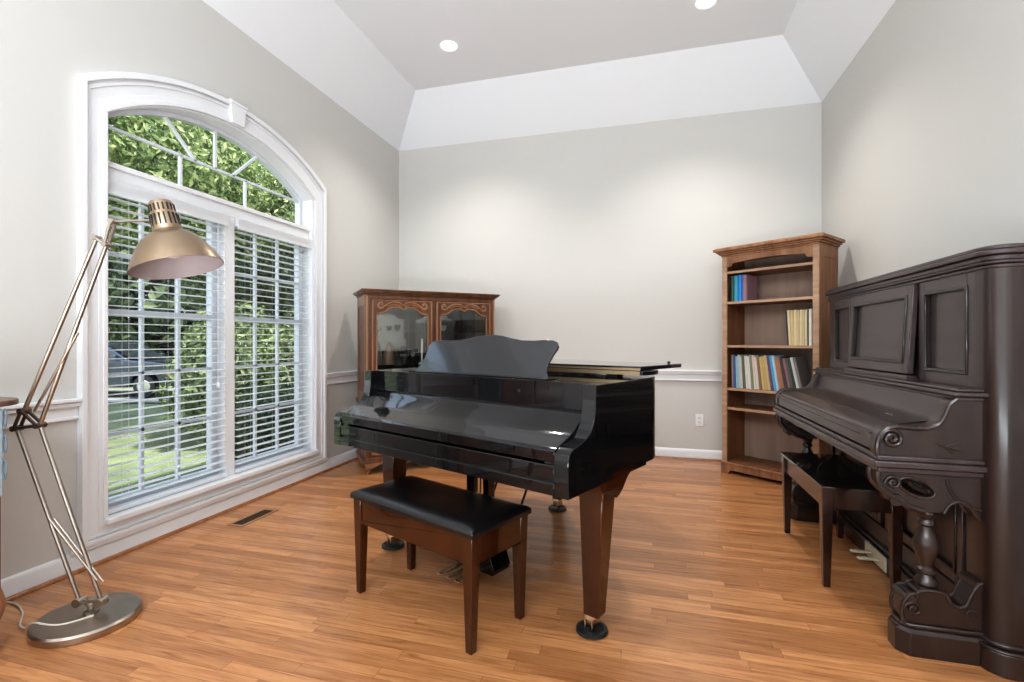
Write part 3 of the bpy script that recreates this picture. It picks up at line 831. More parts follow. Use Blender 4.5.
ap = [(.045,BH-.05),(BW-.045,BH-.05),(BW-.045,BH-.155)] + catmull([(BW-.045,BH-.155),(BW-.085,BH-.15),(BW-.10,BH-.128),(BW-.13,BH-.122),(BW/2,BH-.108),(.13,BH-.122),(.10,BH-.128),(.085,BH-.15),(.045,BH-.155)], 4)[1:]
MB().prism(ap, 'y', 0.0, .02).build('arched_valance', OAK, bk, bevel=.002)
m = MB()
for ov, z0, z1 in ((.008,BH-.06,BH-.045),(.022,BH-.045,BH-.03),(.038,BH-.03,BH-.015),(.058,BH-.015,BH+.010),(.045,BH+.01,BH+.018)):
    m.box(-ov, BW+ov, -ov, BD, z0, z1)
m.build('cornice', OAK, bk, bevel=.004)
SH = [1.83, 1.555, 1.162, .775, .600]
for z in SH:
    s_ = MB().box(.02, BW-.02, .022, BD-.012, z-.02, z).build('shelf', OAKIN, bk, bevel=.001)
    MB().box(.045, BW-.045, .008, .022, z-.022, z+.001).build('front_lip', OAKEDGE, s_, bevel=.002)
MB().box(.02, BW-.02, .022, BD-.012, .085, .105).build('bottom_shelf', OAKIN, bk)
bp_ = [(-.006,0),(.06,0)] + catmull([(.06,0),(.075,.022),(.11,.034),(BW/2,.034),(BW-.11,.034),(BW-.075,.022),(BW-.06,0)],4)[1:] + [(BW+.006,0),(BW+.006,.085),(-.006,.085)]
MB().prism(bp_, 'y', -.010, .012).build('base_rail', OAK, bk, bevel=.002)
MB().box(-.010,BW+.010,-.016,.015,.085,.103).build('base_moulding', OAK, bk, bevel=.004)
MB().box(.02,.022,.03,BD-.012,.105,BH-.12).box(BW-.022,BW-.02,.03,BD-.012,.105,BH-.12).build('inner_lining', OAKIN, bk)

bookM = bk.matrix_basis.copy() if False else Matrix.Translation((.662,4.813,0)) @ Matrix.Rotation(R(-37),4,'Z')
PAGES = plain('book_pages', (.70,.64,.50), .8)
_bm = {}
def bmat(col):
    k = tuple(col)
    if k not in _bm: _bm[k] = plain('book_cloth', col, .55, noise=.12, nscale=40)
    return _bm[k]
def book(x, z, th, h, d, col, label, group, lean=0, y=.045):
    """x = left foot of spine on the shelf (local), lean>0 tips the top to the left"""
    r = thing('book', label, 'book', (0,0,0), 0, group)
    r.location = bookM @ Vector((x, y, z+.0005)); r.rotation_euler = Matrix(bookM.to_3x3() @ Matrix.Rotation(-lean, 3, 'Y')).to_euler()
    m = MB(); m.box(0,th,0,.004,0,h); m.box(0,.002,.004,d,0,h); m.box(th-.002,th,.004,d,0,h)
    m.tube([(th/2,.002,.0015),(th/2,.002,h-.0015)], th*.42, 8)
    m.build('cover', bmat(col), r)
    MB().box(.002, th-.002, .004, d-.005, .004, h-.004).build('pages', PAGES, r)
    return r
g1 = 'books at the left end of the upper shelf'
x = .062
for th, h, col, lb in ((.030,.235,(.02,.10,.085),'dark green book at the far left of the upper shelf'),
                       (.030,.235,(.05,.33,.42),'teal book second from the left on the upper shelf'),
                       (.046,.238,(.015,.19,.52),'thick bright blue book on the upper shelf'),
                       (.036,.236,(.30,.17,.20),'dusty mauve book right of the thick blue one on the upper shelf')):
    book(x, SH[1], th, h, .19, col, lb, g1); x += th+.001
g2 = 'books at the right end of the second occupied shelf'
x = .515
lst = [(.014,.285,(.03,.035,.03),'thin black','leaning at the left of the cream books',.05),
       (.022,.295,(.62,.54,.36),'cream','first right of the thin black one',.05),
       (.024,.292,(.60,.46,.22),'straw yellow','second right of the thin black one',.035),
       (.020,.295,(.66,.58,.38),'pale cream','third right of the thin black one',.02),
       (.024,.290,(.60,.45,.25),'tan yellow','fourth right of the thin black one',.01),
       (.022,.293,(.64,.55,.36),'light beige','fifth right of the thin black one',.0),
       (.020,.290,(.58,.42,.20),'ochre','sixth right of the thin black one',.0),
       (.018,.292,(.60,.55,.42),'greyish cream','left of the dark green spine',.0),
       (.012,.288,(.04,.05,.03),'thin dark green','second from the right end',.0),
       (.026,.296,(.70,.66,.56),'off-white','at the right end',.0)]
x = .545
for th, h, col, cn, pos, ln in lst:
    book(x, SH[2], th*.88, h, .21, col, '%s book %s, shelf above the packed one' % (cn, pos), g2, ln); x += th*.88+.0012
g3 = 'books packed on the middle shelf'
ords = ['first','second','third','fourth','fifth','sixth','seventh','eighth','ninth','tenth','eleventh','twelfth','thirteenth','fourteenth','fifteenth','sixteenth','seventeenth','eighteenth','nineteenth','twentieth','twenty-first','twenty-second','twenty-third','twenty-fourth','twenty-fifth','twenty-sixth']
cols = [((.30,.20,.17),'brown'),((.04,.13,.32),'dark blue'),((.30,.48,.60),'pale blue'),((.45,.50,.45),'grey green'),((.60,.56,.50),'pale grey'),((.10,.13,.10),'dark green'),((.66,.60,.52),'cream'),
        ((.70,.66,.62),'white'),((.22,.27,.16),'olive'),((.64,.52,.48),'pinkish'),((.66,.60,.50),'ivory'),((.24,.14,.10),'dark brown'),((.62,.46,.18),'gold'),((.55,.40,.16),'mustard'),
        ((.58,.45,.25),'tan'),((.16,.09,.13),'plum'),((.08,.36,.66),'bright blue'),((.45,.62,.70),'light blue'),((.42,.22,.13),'rust'),((.36,.18,.12),'reddish brown'),((.07,.05,.05),'black'),
        ((.30,.15,.17),'maroon'),((.10,.12,.09),'blackish green'),((.05,.06,.05),'near black'),((.58,.58,.54),'light grey'),((.22,.19,.18),'brownish grey')]
x = .068; k = 0; prev = None
random.seed(3)
for k, (col, cn) in enumerate(cols):
    th = .0195*(.80+.45*random.random()); ln = R(1.0+k*.45)
    h = .285+.02*random.random()-(.01 if k>20 else 0)
    if prev is not None: x += .305*(math.sin(ln)-math.sin(prev))
    prev = ln
    book(x, SH[3], th*.95, h, .20, col, '%s book, %s from the left on the packed middle shelf' % (cn, ords[k]), g3, ln)
    x += th*.95/math.cos(ln)+.0012

# ------------------------------------------------------------------ CHINA CABINET (local x along front, y to its back)
cw, cd, chh = 1.255, .48, 1.655
cc = thing('china_cabinet', 'carved cherry wood china cabinet with two glass doors in the left corner', 'cabinet', (-2.425, 3.853, 0), R(41.5))
# lower body, apron and cabriole feet
m = MB(); m.box(0, cw, .0, cd, .115, .62); low_ = m.build('lower_case', CHERRY, cc, bevel=.004)
for a0, a1 in ((.05, cw/2-.02), (cw/2+.02, cw-.05)):
    m = MB(); m.box(a0, a1, -.014, 0, .17, .57); d = m.build('lower_door', CHERRYL, cc, bevel=.006)
    m = MB(); m.band([(a0+.07,.24),(a1-.07,.24),(a1-.07,.50),(a0+.07,.50)],[(a0+.055,.225),(a1-.055,.225),(a1-.055,.515),(a0+.055,.515)],'y',-.022,-.012); m.build('door_moulding', CHERRY, d, bevel=.002)
    kx = a1-.03 if a0 < .3 else a0+.03
    MB().lathe([(.004,0),(.004,.012),(.012,.016),(.010,.026),(0,.028)], (kx,-.014,.40), (0,-1,0), 14).build('knob', BRASS, d)
m = MB()
for ov, z0, z1 in ((.014,.60,.625),(.022,.625,.645)): m.box(-ov, cw+ov, -ov, cd, z0, z1)
for ov, z0, z1 in ((.018,.10,.125),(.010,.125,.145),): m.box(-ov, cw+ov, -ov, cd, z0, z1)
m.build('waist_moulding', CHERRY, cc, bevel=.004)
apn = [(-.01,.10)] + catmull([(-.01,.10),(.02,.055),(.07,.062),(.13,.085),(.22,.082),(.30,.065),(.38,.075),(.5,.086),(cw/2,.060),(cw-.5,.086),(cw-.38,.075),(cw-.30,.065),(cw-.22,.082),(cw-.13,.085),(cw-.07,.062),(cw-.02,.055),(cw+.01,.10)],4)[1:]
MB().prism(apn, 'y', -.016, .004).build('scalloped_apron', CHERRYL, cc, bevel=.002)
for fx, sx in ((.03,-1),(cw-.03,1)):
    for fy, sy in ((.025,-1),(cd-.03,1)):
        pts = catmull([(fx,fy,.115),(fx+sx*.014,fy+sy*.014,.085),(fx+sx*.006,fy+sy*.006,.05),(fx-sx*.002,fy,.022),(fx+sx*.016,fy+sy*.016,.012)],4)
        m = MB(); m.tube(pts, .02, 10, rs=[.036-.022*min(1,i/ (len(pts)*.75)) for i in range(len(pts))])
        m.ball((fx+sx*.012,fy+sy*.012,.012),.019,1,1,.63)
        m.build('leg', CHERRYL, cc)
# upper case
z0u = .645; zt = 1.615
for x0_ in (0, cw-.022):
    MB().box(x0_, x0_+.022, .012, cd-.01, z0u, zt).build('side_panel', CHERRY, cc, bevel=.002)
m = MB(); xs=(-.006,0)
m.box(*xs,.012,.06,z0u,zt); m.box(*xs,cd-.06,cd-.01,z0u,zt); m.box(*xs,.06,cd-.06,zt-.09,zt); m.box(*xs,.06,cd-.06,z0u,z0u+.08)
m.build('side_frame', CHERRYL, cc, bevel=.003)
MB().box(.022, cw-.022, cd-.02, cd-.010, z0u, zt).build('mirror_back', MIRROR, cc)
MB().box(.022, cw-.022, .012, cd-.02, zt-.015, zt).build('top_board', CHERRY, cc)
m = MB()
m.box(0,.042,-.004,.02,z0u,zt); m.box(cw-.042,cw,-.004,.02,z0u,zt); m.box(cw/2-.012,cw/2+.012,0,.02,z0u,zt); m.box(.04,cw-.04,0,.02,zt-.035,zt)
m.build('face_frame', CHERRY, cc, bevel=.003)
MB().tube([(.010,-.006,z0u+.01),(.010,-.006,zt-.01)], .010, 10).tube([(cw-.010,-.006,z0u+.01),(cw-.010,-.006,zt-.01)], .010, 10).build('corner_bead', CHERRYL, cc)
m = MB()
for ov, z0, z1 in ((.008,zt,zt+.012),(.020,zt+.012,zt+.024),(.036,zt+.024,zt+.038),(.046,zt+.038,zt+.052)): m.box(-ov, cw+ov, -ov, cd, z0, z1)
m.build('cornice', CHERRY, cc, bevel=.004)
def cdoor(a0, a1):
    w_ = a1-a0; zb_, z1 = z0u+.01, zt-.04
    f_ = .052
    m = MB(); m.box(a0, a0+f_, -.016, .006, zb_, z1); m.box(a1-f_, a1, -.016, .006, zb_, z1); m.box(a0+f_, a1-f_, -.016, .006, zb_, zb_+.06)
    d = m.build('glass_door', CHERRY, cc, bevel=.004)
    # top rail with a serpentine lower edge
    n = 40; lowe = []
    for k in range(n+1):
        t_ = k/n; s_ = abs(t_-.5)*2
        dz = .070 + .062*(1/(1+math.exp(-(s_-.62)*13))) + .020*math.exp(-((s_)/.10)**2)
        lowe.append((a0+f_+(w_-2*f_)*t_, z1-dz))
    poly = [(a1-f_, z1), (a0+f_, z1)] + lowe
    m = MB(); m.prism(poly, 'y', -.014, .004); m.build('shaped_rail', CHERRY, d, bevel=.001)
    m = MB(); m.tube([(p[0], -.015, p[1]+.004) for p in lowe], .0075, 8)
    xm = (a0+a1)/2
    for s in (-1, 1):
        rm = a1-f_ if s > 0 else a0+f_
        L_ = abs(rm-xm)
        def U(t_, z_): return (xm+s*L_*t_, -.018, z1-z_)
        pts = catmull([U(.03,.050),U(.12,.030),U(.30,.022),U(.50,.030),U(.68,.055),U(.82,.078),U(.94,.072),U(.96,.045),U(.88,.028),U(.80,.036),U(.82,.052)],5)
        m.tube(pts, .008, 8, rs=[.004+.007*math.sin(PI*i/(len(pts)-1))**.6 for i in range(len(pts))])
        m.ball(U(.85,.044), .009, 1,.8,1,8,6)
        pts = catmull([U(.08,.058),U(.25,.042),U(.42,.044),U(.6,.062)],5)
        m.tube(pts, .005, 8)
    m.ball((xm,-.018,z1-.046),.011,1,.7,1,8,6)
    m.build('scroll_carving', CHERRYL, d)
    m = MB()
    for xx in (a0+.012, a1-.012): m.tube([(xx,-.016,zb_),(xx,-.016,z1-.004)], .006, 8)
    m.tube([(a0+.01,-.016,z1-.006),(a1-.01,-.016,z1-.006)], .006, 8)
    for xx in (a0+f_-.004, a1-f_+.004): m.tube([(xx,-.016,zb_+.05),(xx,-.016,z1-.135)], .006, 8)
    m.build('door_beading', CHERRYL, d)
    MB().box(a0+f_-.005, a1-f_+.005, -.003, 0, zb_+.05, z1-.06).build('door_glass', CABGLASS, d)
    kx = a1-.02 if a0 < .3 else a0+.02
    MB().lathe([(.004,0),(.004,.012),(.010,.016),(.009,.024),(0,.026)], (kx,-.016,1.05), (0,-1,0), 14).build('knob', BRASS, d)
cdoor(.044, cw/2-.014); cdoor(cw/2+.014, cw-.044)
GLS = glassmat('shelf_glass', (.80,.90,.86), .10)
for z in (.98, 1.30): MB().box(.024, cw-.024, .05, cd-.025, z-.006, z).build('glass_shelf', GLS, cc) if z < 1.1 else MB().box(.024, cw-.024, .16, cd-.025, z-.006, z).build('glass_shelf', GLS, cc)
MB().box(.022, cw-.022, .02, cd-.02, z0u, z0u+.012).build('cabinet_floor', CHERRY, cc)
# things on the shelves
CM = Matrix.Translation((-2.425,3.853,0)) @ Matrix.Rotation(R(41.5),4,'Z')
CRYS = glassmat('crystal', (.85,.88,.88), .22)
def ware(name, label, cat, x, y, z, prof, mat, group=None, seg=18, extra=None, emat=None, ename=None):
    r = MB().openlathe(prof, (0,0,0), (0,0,1), seg).build(name, mat)
    r.location = CM @ Vector((x,y,z)); tag(r, label, cat, group)
    return r
gob = [(.028,0),(.028,.003),(.004,.008),(.004,.06),(.018,.075),(.028,.10),(.026,.135)]
vase = [(.030,0),(.036,.004),(.022,.02),(.03,.04),(.052,.075),(.05,.10),(.026,.125),(.030,.15),(.044,.165)]
cone = [(.050,0),(.054,.006),(.050,.06),(.034,.15),(.018,.20),(.006,.215)]
DARKV = plain('dark_ceramic', (.03,.03,.035), .2, coat=.5)
BROWNC = plain('brown_ceramic', (.22,.13,.09), .35)
PORC = plain('porcelain', (.75,.74,.70), .25)
sz = .98
ware('ceramic_cone', 'grey brown cone shaped ornament at the far left of the cabinet shelf', 'ornament', .12,.12,sz, cone, plain('grey_cone',(.16,.14,.12),.4))
ware('ceramic_cone', 'brown cone shaped ornament second from left on the cabinet shelf', 'ornament', .23,.14,sz, cone, BROWNC)
ware('vase', 'dark footed vase behind the left glass door', 'vase', .375,.13,sz, vase, DARKV)
ware('goblet', 'clear crystal goblet right of the dark footed vase', 'glass', .455,.13,sz, gob, CRYS)
ware('candlestick', 'tall pale candlestick near the middle post of the cabinet', 'candlestick', .545,.12,sz, [(.035,0),(.035,.006),(.010,.02),(.008,.10),(.016,.11),(.012,.13),(.010,.24),(0,.245)], PORC)
for i, (x_, lb) in enumerate(((.74,'crystal decanter at the left behind the right glass door'),(.83,'crystal goblet left of the painted urn in the cabinet'),(1.05,'crystal goblet right of the painted urn in the cabinet'))):
    pr = [(.045,0),(.05,.01),(.05,.11),(.018,.15),(.015,.20),(.024,.215)] if i == 0 else gob
    ware('decanter' if i == 0 else 'goblet', lb, 'glass', x_,.14,sz+.006-.006, pr, CRYS)
ware('porcelain_urn', 'brown painted urn behind the right glass door', 'vase', .94,.16,sz, [(.036,0),(.04,.006),(.02,.02),(.055,.07),(.066,.12),(.05,.165),(.028,.18),(.034,.2),(.01,.215),(0,.23)], BROWNC)
pl_ = ware('plate', 'white and gold plate standing at the right end of the cabinet shelf', 'plate', 1.14,.24,sz, [(0,0),(.05,.001),(.07,.008),(.085,.014),(.088,.014),(.07,.004),(0,-.004)], plain('gilt_white',(.62,.52,.36),.3), seg=28)
pl_.rotation_euler = (R(78), 0, R(41.5)); pl_.location = CM @ Vector((1.14,.24,sz+.092))
for i,(x_,lb) in enumerate(((.16,'small white cup at the left end of the upper glass shelf in the cabinet'),(.34,'small dark cup near the middle of the left door, upper glass shelf'),(.80,'small white cup behind the right door, upper glass shelf'),(1.08,'small dark cup at the right end of the upper glass shelf'))):
    ware('cup', lb, 'cup', x_, .26, 1.30, [(.016,0),(.018,.004),(.03,.02),(.036,.05),(.037,.055)], PORC if i%2==0 else DARKV)

# ------------------------------------------------------------------ FLOOR LAMP (local x across the room, y depth)
lp = thing('floor_lamp', 'large brushed champagne metal swing arm floor lamp beside the window', 'lamp', (-2.301, 1.52, 0), R(15.5))
m = MB(); m.lathe([(0,0),(.236,0),(.240,.006),(.240,.030),(.232,.040),(.10,.050),(0,.052)], (0,0,0), (0,0,1), 48); 
BR = .186
m = MB(); m.lathe([(0,.0),(BR-.004,.0),(BR,.006),(BR,.028),(BR-.008,.036),(.09,.042),(0,.043)], (0,0,0), (0,0,1), 56); m.build('base', CHAMP2, lp)
m = MB(); m.lathe([(.028,.04),(.028,.052),(.014,.058),(.014,.075),(.022,.08),(.022,.09)], (.015,0,0), (0,0,1), 20)
m.box(-.045,.075,-.006,.006,.078,.096)
m.lathe([(.018,-.02),(.018,.02)], (-.036,0,.088), (0,1,0), 14); m.lathe([(.018,-.02),(.018,.02)], (.058,0,.088), (0,1,0), 14)
m.build('swivel_joint', CHAMP2, lp)
def rod(a, b_, r=.0085, name='arm_rod', y=0): return MB().tube([(a[0],y,a[1]),(b_[0],y,b_[1])], r, 12).build(name, CHAMP2, lp)
E1, E2, E3 = (-.303,.828), (-.205,.840), (-.272,.902)
rod((-.036,.088), E1); rod((.058,.088), E2)
rod((-.150,.44), (.060,.17), .005, 'spring_rod', .006); rod((-.165,.45), (.045,.18), .005, 'spring_rod', -.006)
m = MB()
for a, b_ in ((E1,E2),(E2,E3),(E3,E1)):
    for y in (-.014,.014): m.tube([(a[0],y,a[1]),(b_[0],y,b_[1])], .0065, 8)
for e in (E1,E2,E3): m.lathe([(0,-.022),(.012,-.022),(.012,.022),(0,.022)], (e[0],0,e[1]), (0,1,0), 12)
m.build('elbow_bracket', plain('dark_bronze_joint',(.13,.09,.07),.35,metal=.7), lp)
T1, T2, T3 = (.038,1.64), (.118,1.672), (.080,1.612)
rod(E3, T1); rod(E2, T3)
rod((-.235,.90), (-.050,1.235), .005, 'spring_rod', .006); rod((-.222,.90), (-.037,1.235), .005, 'spring_rod', -.006)
H0 = (.108,1.71)
m = MB()
for a, b_ in ((T1,T3),(T3,H0)):
    for y in (-.012,.012): m.tube([(a[0],y,a[1]),(b_[0],y,b_[1])], .0065, 8)
for e in (T1,T3,H0): m.lathe([(0,-.018),(.011,-.018),(.011,.018),(0,.018)], (e[0],0,e[1]), (0,1,0), 12)
m.tube([(H0[0],0,H0[1]),(.27,0,1.716)], .006, 10)
m.build('head_bracket', CHAMP2, lp)
cA = Vector((.308,0,1.794)); cB = Vector((.384,0,1.512)); ax = (cB-cA).normalized(); Ln = (cB-cA).length
prof = [(.0,-.006),(.030,-.003),(.042,.003),(.046,.014),(.047,.05),(.049,.055),(.055,.125),(.054,.130),(.062,.137),(.078,.145),(.098,.160),(.117,.182),(.133,.207),(.149,.235),(.163,.263),(.174,Ln)]
m = MB(); m.openlathe(prof, tuple(cA), tuple(ax), 48)
sh_ = m.build('lamp_shade', CHAMP, lp)
inner = [(r-.003, t_) for r, t_ in prof[8:]]
m = MB(); m.openlathe([(.0,.132)]+inner, tuple(cA), tuple(ax), 48); m.build('shade_lining', SHADEIN, sh_)
m = MB()
M0 = Matrix.Translation(cA) @ ax.to_track_quat('Z','Y').to_matrix().to_4x4()
for row, (t0, t1, rr) in enumerate(((.018,.048,.0472),(.062,.112,.0515))):
    for k in range(18):
        m.M = M0 @ Matrix.Rotation(2*PI*k/18+row*.1,4,'Z')
        m.box(rr-.004, rr+.0012+row*.0015, -.0032, .0032, t0, t1)
m.build('vent_slots', BLACKM, sh_)
m = MB(); m.M = M0; m.lathe([(.014,.135),(.018,.16),(.030,.19),(.034,.215),(.026,.24),(0,.25)], (0,0,0),(0,0,1),18); m.build('bulb', plain('bulb_white',(.85,.84,.82),.4), sh_)
m = MB(); m.tube(catmull([(.05,-.03,.045),(-.03,-.10,.046),(-.16,-.075,.040),(-.205,-.06,.010),(-.26,-.03,.006),(-.33,.05,.006),(-.42,.12,.006),(-.50,.15,.006)],6), .004, 8)
m.build('power_cord', plain('clear_cord',(.62,.58,.50),.35), lp)

# ------------------------------------------------------------------ side cabinet at the left edge
sc = thing('side_cabinet', 'brown wooden side cabinet with pale blue drawer front cut by the left edge', 'cabinet', (-2.60, .95, 0))
def W(mb, name, mat, bevel=.004, par=None): return mb.build(name, mat, par or sc, bevel=bevel, world=True)
PBLUE = plain('pale_blue_paint', (.36,.45,.50), .45, noise=.25, nscale=30)
COPW = wood('copper_brown_wood', (.18,.07,.035), (.32,.14,.075), scale=14, rough=.25, coat=.6)
W(MB().box(-2.80,-2.41,.62,1.295,.60,.935), 'drawer_case', PBLUE)
W(MB().box(-2.80,-2.412,.625,1.29,.22,.60), 'lower_case', COPW)
for y0,y1 in ((.65,.94),(.96,1.27)):
    d = W(MB().box(-2.41,-2.400,y0,y1,.64,.90), 'drawer', COPW)
    m = MB(); m.lathe([(.004,0),(.004,.012),(.014,.018),(.012,.028),(0,.03)], (-2.400,(y0+y1)/2,.77),(1,0,0),14); m.build('knob', BRASS, d, world=True)
m = MB()
for dy in (0,):
    for zz in (.90,.80,.70): m.tube([(-2.405+.01*math.cos(a),1.297,zz-.0+.035*math.sin(a)) for a in [2*PI*k/12 for k in range(13)]], .003, 6)
W(m, 'scroll_ornament', plain('slate_paint',(.14,.20,.25),.5), 0)
m = MB()
top_out = [(-2.82,.58)]+catmull([(-2.40,.58),(-2.375,.75),(-2.37,.95),(-2.375,1.15),(-2.40,1.29),(-2.46,1.372),(-2.56,1.39)],5)+[(-2.82,1.39)]
top_out=[(p[0],p[1]) for p in top_out]
m.prism(top_out,'z',.945,.968); m.box(-2.80,-2.42,.62,1.29,.935,.945); W(m,'top',wood('brown_top',(.10,.055,.035),(.18,.10,.07)),.006)
for fx, sx in ((-2.435,1),(-2.775,-1)):
    for fy, sy in ((.65,-1),(1.265,1)):
        m = MB(); pts = catmull([(fx,fy,.24),(fx+sx*.022,fy+sy*.01,.18),(fx+sx*.008,fy+sy*.0,.11),(fx-sx*.004,fy,.05),(fx+sx*.02,fy+sy*.004,.018)],4)
        m.tube(pts,.02,10,rs=[.034-.020*min(1,i/(len(pts)*.75)) for i in range(len(pts))]); m.ball((fx+sx*.018,fy,.016),.022,1,1,.7)
        m.build('leg', COPW, sc, world=True)

# ------------------------------------------------------------------ OUTDOORS
GZ = -.45
def grass_mat():
    m, nt, b = newmat('lawn_grass')
    tc = N(nt,'ShaderNodeTexCoord'); n1 = N(nt,'ShaderNodeTexNoise'); n1.inputs['Scale'].default_value = 1.2; n1.inputs['Detail'].default_value = 8
    n1.inputs['Roughness'].default_value = .75
    nt.links.new(tc.outputs['Object'], n1.inputs['Vector'])
    cr = N(nt,'ShaderNodeValToRGB'); e = cr.color_ramp.elements
    e[0].position=.35; e[0].color=(.085,.115,.055,1); e[1].position=.65; e[1].color=(.19,.235,.12,1)
    nt.links.new(n1.outputs['Fac'], cr.inputs[0]); nt.links.new(cr.outputs[0], b.inputs['Base Color']); b.inputs['Roughness'].default_value = .9
    return m
m = MB(); m.box(-40, XL-WT, -14, 34, GZ-.05, GZ); struct(m.build('ground', grass_mat(), smooth=False)); bpy.data.objects['ground'].name = 'lawn'
ASPH = plain('asphalt', (.22,.22,.22), .85, noise=.15)
def quadpath(a, b_, w_, z, mat, nm):
    a = Vector(a); b_ = Vector(b_); d = (b_-a).normalized(); n = Vector((-d.y,d.x))*w_/2
    mm = MB(); mm.prism([(a+n)[:],(b_+n)[:],(b_-n)[:],(a-n)[:]], 'z', z-.03, z); return struct(mm.build(nm, mat, smooth=False))
dv = Vector((math.cos(R(15.5)), math.sin(R(15.5))))
cen = Vector((-14.9, 11.2))
quadpath(cen-dv*16, cen+dv*12, 3.6, GZ+.01, ASPH, 'street')
quadpath(cen-dv*16+Vector((.267,-.963))*1.9, cen+dv*12+Vector((.267,-.963))*1.9, .22, GZ+.10, plain('kerb',(.55,.54,.50),.8), 'kerb')

# parked pickup-like car, nose to the right
car = thing('car', 'dark blue car parked on the street beyond the lawn', 'car', (cen.x-.6, cen.y-.1, GZ+.01), R(15.5))
CARP = plain('dark_blue_paint', (.016,.026,.048), .25, coat=1, coat_rough=.05)
CG = plain('car_glass', (.02,.025,.03), .08, coat=.5)
# side profile (x forward, z)
cp = [(-2.35,.42),(-2.38,.70),(-2.32,.98),(-2.1,1.06),(.75,1.10),(1.2,1.06),(1.9,1.00),(2.25,.93),(2.36,.80),(2.38,.48),(2.25,.34),(1.85,.34)]
arch1 = [(1.43+.42*math.cos(a), .36+.40*math.sin(a)) for a in [PI*k/10 for k in range(11)]]
arch2 = [(-1.43+.42*math.cos(a), .36+.40*math.sin(a)) for a in [PI*k/10 for k in range(11)]]
cpoly = cp[:11] + arch1 + [(.95,.30),(-.95,.30)] + arch2 + [(-1.9,.34)]
m = MB(); m.prism(cpoly, 'y', -.88, .88); m.build('body', CARP, car, bevel=.05, seg=3)
cab = [(-2.0,1.05),(-1.7,1.50),(-1.2,1.60),(-.1,1.61),(.15,1.57),(.85,1.09)]
m = MB(); m.prism(cab, 'y', -.80, .80, ) ; m.build('cabin', CARP, car, bevel=.05, seg=3)
m = MB(); m.box(-1.62,-.72,-.812,.812,1.12,1.48); m.prism([(-.64,1.12),(-.64,1.49),(.08,1.49),(.58,1.12)],'y',-.812,.812); m.build('side_windows', CG, car, bevel=.02)
m = MB(); m.add([(.84,-.70,1.12),(.84,.70,1.12),(.22,.66,1.545),(.22,-.66,1.545)],[(0,1,2,3)]); m.v=[(a+.02,b_,c_+.01) for a,b_,c_ in m.v]; m.build('windshield', CG, car)
for wx in (-1.43, 1.43):
    for wy in (-.80, .80):
        m = MB(); m.lathe([(.0,-.11),(.20,-.11),(.31,-.10),(.335,-.06),(.335,.06),(.31,.10),(.20,.11),(0,.11)], (wx,wy,.335),(0,1,0),28); wh = m.build('wheel', BLACKR, car)
        m = MB(); m.lathe([(0,-.118),(.05,-.122),(.19,-.114),(.20,-.10)],(wx,wy,.335),(0,1,0),20); m.lathe([(0,.118),(.05,.122),(.19,.114),(.20,.10)],(wx,wy,.335),(0,1,0),20); m.build('hubcap', CHROME, wh)
MB().box(2.05,2.30,-.895,-.86,.66,.80).build('marker_light', plain('amber',(.65,.20,.04),.3), car, bevel=.01)
MB().box(2.30,2.40,-.80,-.45,.70,.84).box(2.30,2.40,.45,.80,.70,.84).build('headlights', plain('lamp_glass',(.7,.7,.7),.1), car, bevel=.02)
MB().box(-2.42,-2.3,-.85,.85,.45,.60).box(2.3,2.44,-.85,.85,.42,.56).build('bumpers', CHROME, car, bevel=.02)
MB().box(.55,.68,-1.0,-.86,1.12,1.24).box(.55,.68,.86,1.0,1.12,1.24).build('mirrors', CARP, car, bevel=.02)

LEAF_BR = leafmat('bright_leaves', (.045,.085,.025), (.19,.27,.09), (.55,.62,.32))
LEAF_MD = leafmat('mid_leaves', (.032,.062,.025), (.115,.175,.07), (.34,.40,.20))
LEAF_DK = leafmat('dark_leaves', (.016,.030,.016), (.05,.085,.04), (.17,.22,.12))
BARK = wood('bark', (.05,.035,.025), (.12,.09,.065), scale=10, rough=.9, coat=0)
def foliage(blobs, n, size, seed, thick=.55):
    rnd = random.Random(seed); vs = []; fs = []
    tot = sum(b_[3]*b_[4]*b_[5] for b_ in blobs)
    for (cx, cy, cz, rx, ry, rz) in blobs:
        k_ = int(n*rx*ry*rz/tot)
        for _ in range(k_):
            d = Vector((rnd.gauss(0,1), rnd.gauss(0,1), rnd.gauss(0,1))).normalized()
            # clumping
            rr = 1-thick*rnd.random()**1.6
            lump = 1+.14*math.sin(7*d.x+seed)*math.sin(6*d.y+2*seed)*math.cos(8*d.z)
            p = Vector((cx+d.x*rx*rr*lump, cy+d.y*ry*rr*lump, cz+d.z*rz*rr*lump))
            if p.z < GZ+.02: continue
            a = Vector((rnd.gauss(0,1), rnd.gauss(0,1), rnd.gauss(0,.7))).normalized()
            nrm = (d+Vector((rnd.gauss(0,.6),rnd.gauss(0,.6),rnd.gauss(0,.6)))).normalized()
            e2 = nrm.cross(a)
            if e2.length < .1: continue
            e2.normalize(); e1 = e2.cross(nrm)
            s_ = size*(.6+.8*rnd.random()); i0 = len(vs)
            vs += [tuple(p-e1*s_), tuple(p-e2*s_*.42+nrm*s_*.12), tuple(p+e1*s_), tuple(p+e2*s_*.42+nrm*s_*.12)]
            fs.append((i0,i0+1,i0+2,i0+3))
    return vs, fs
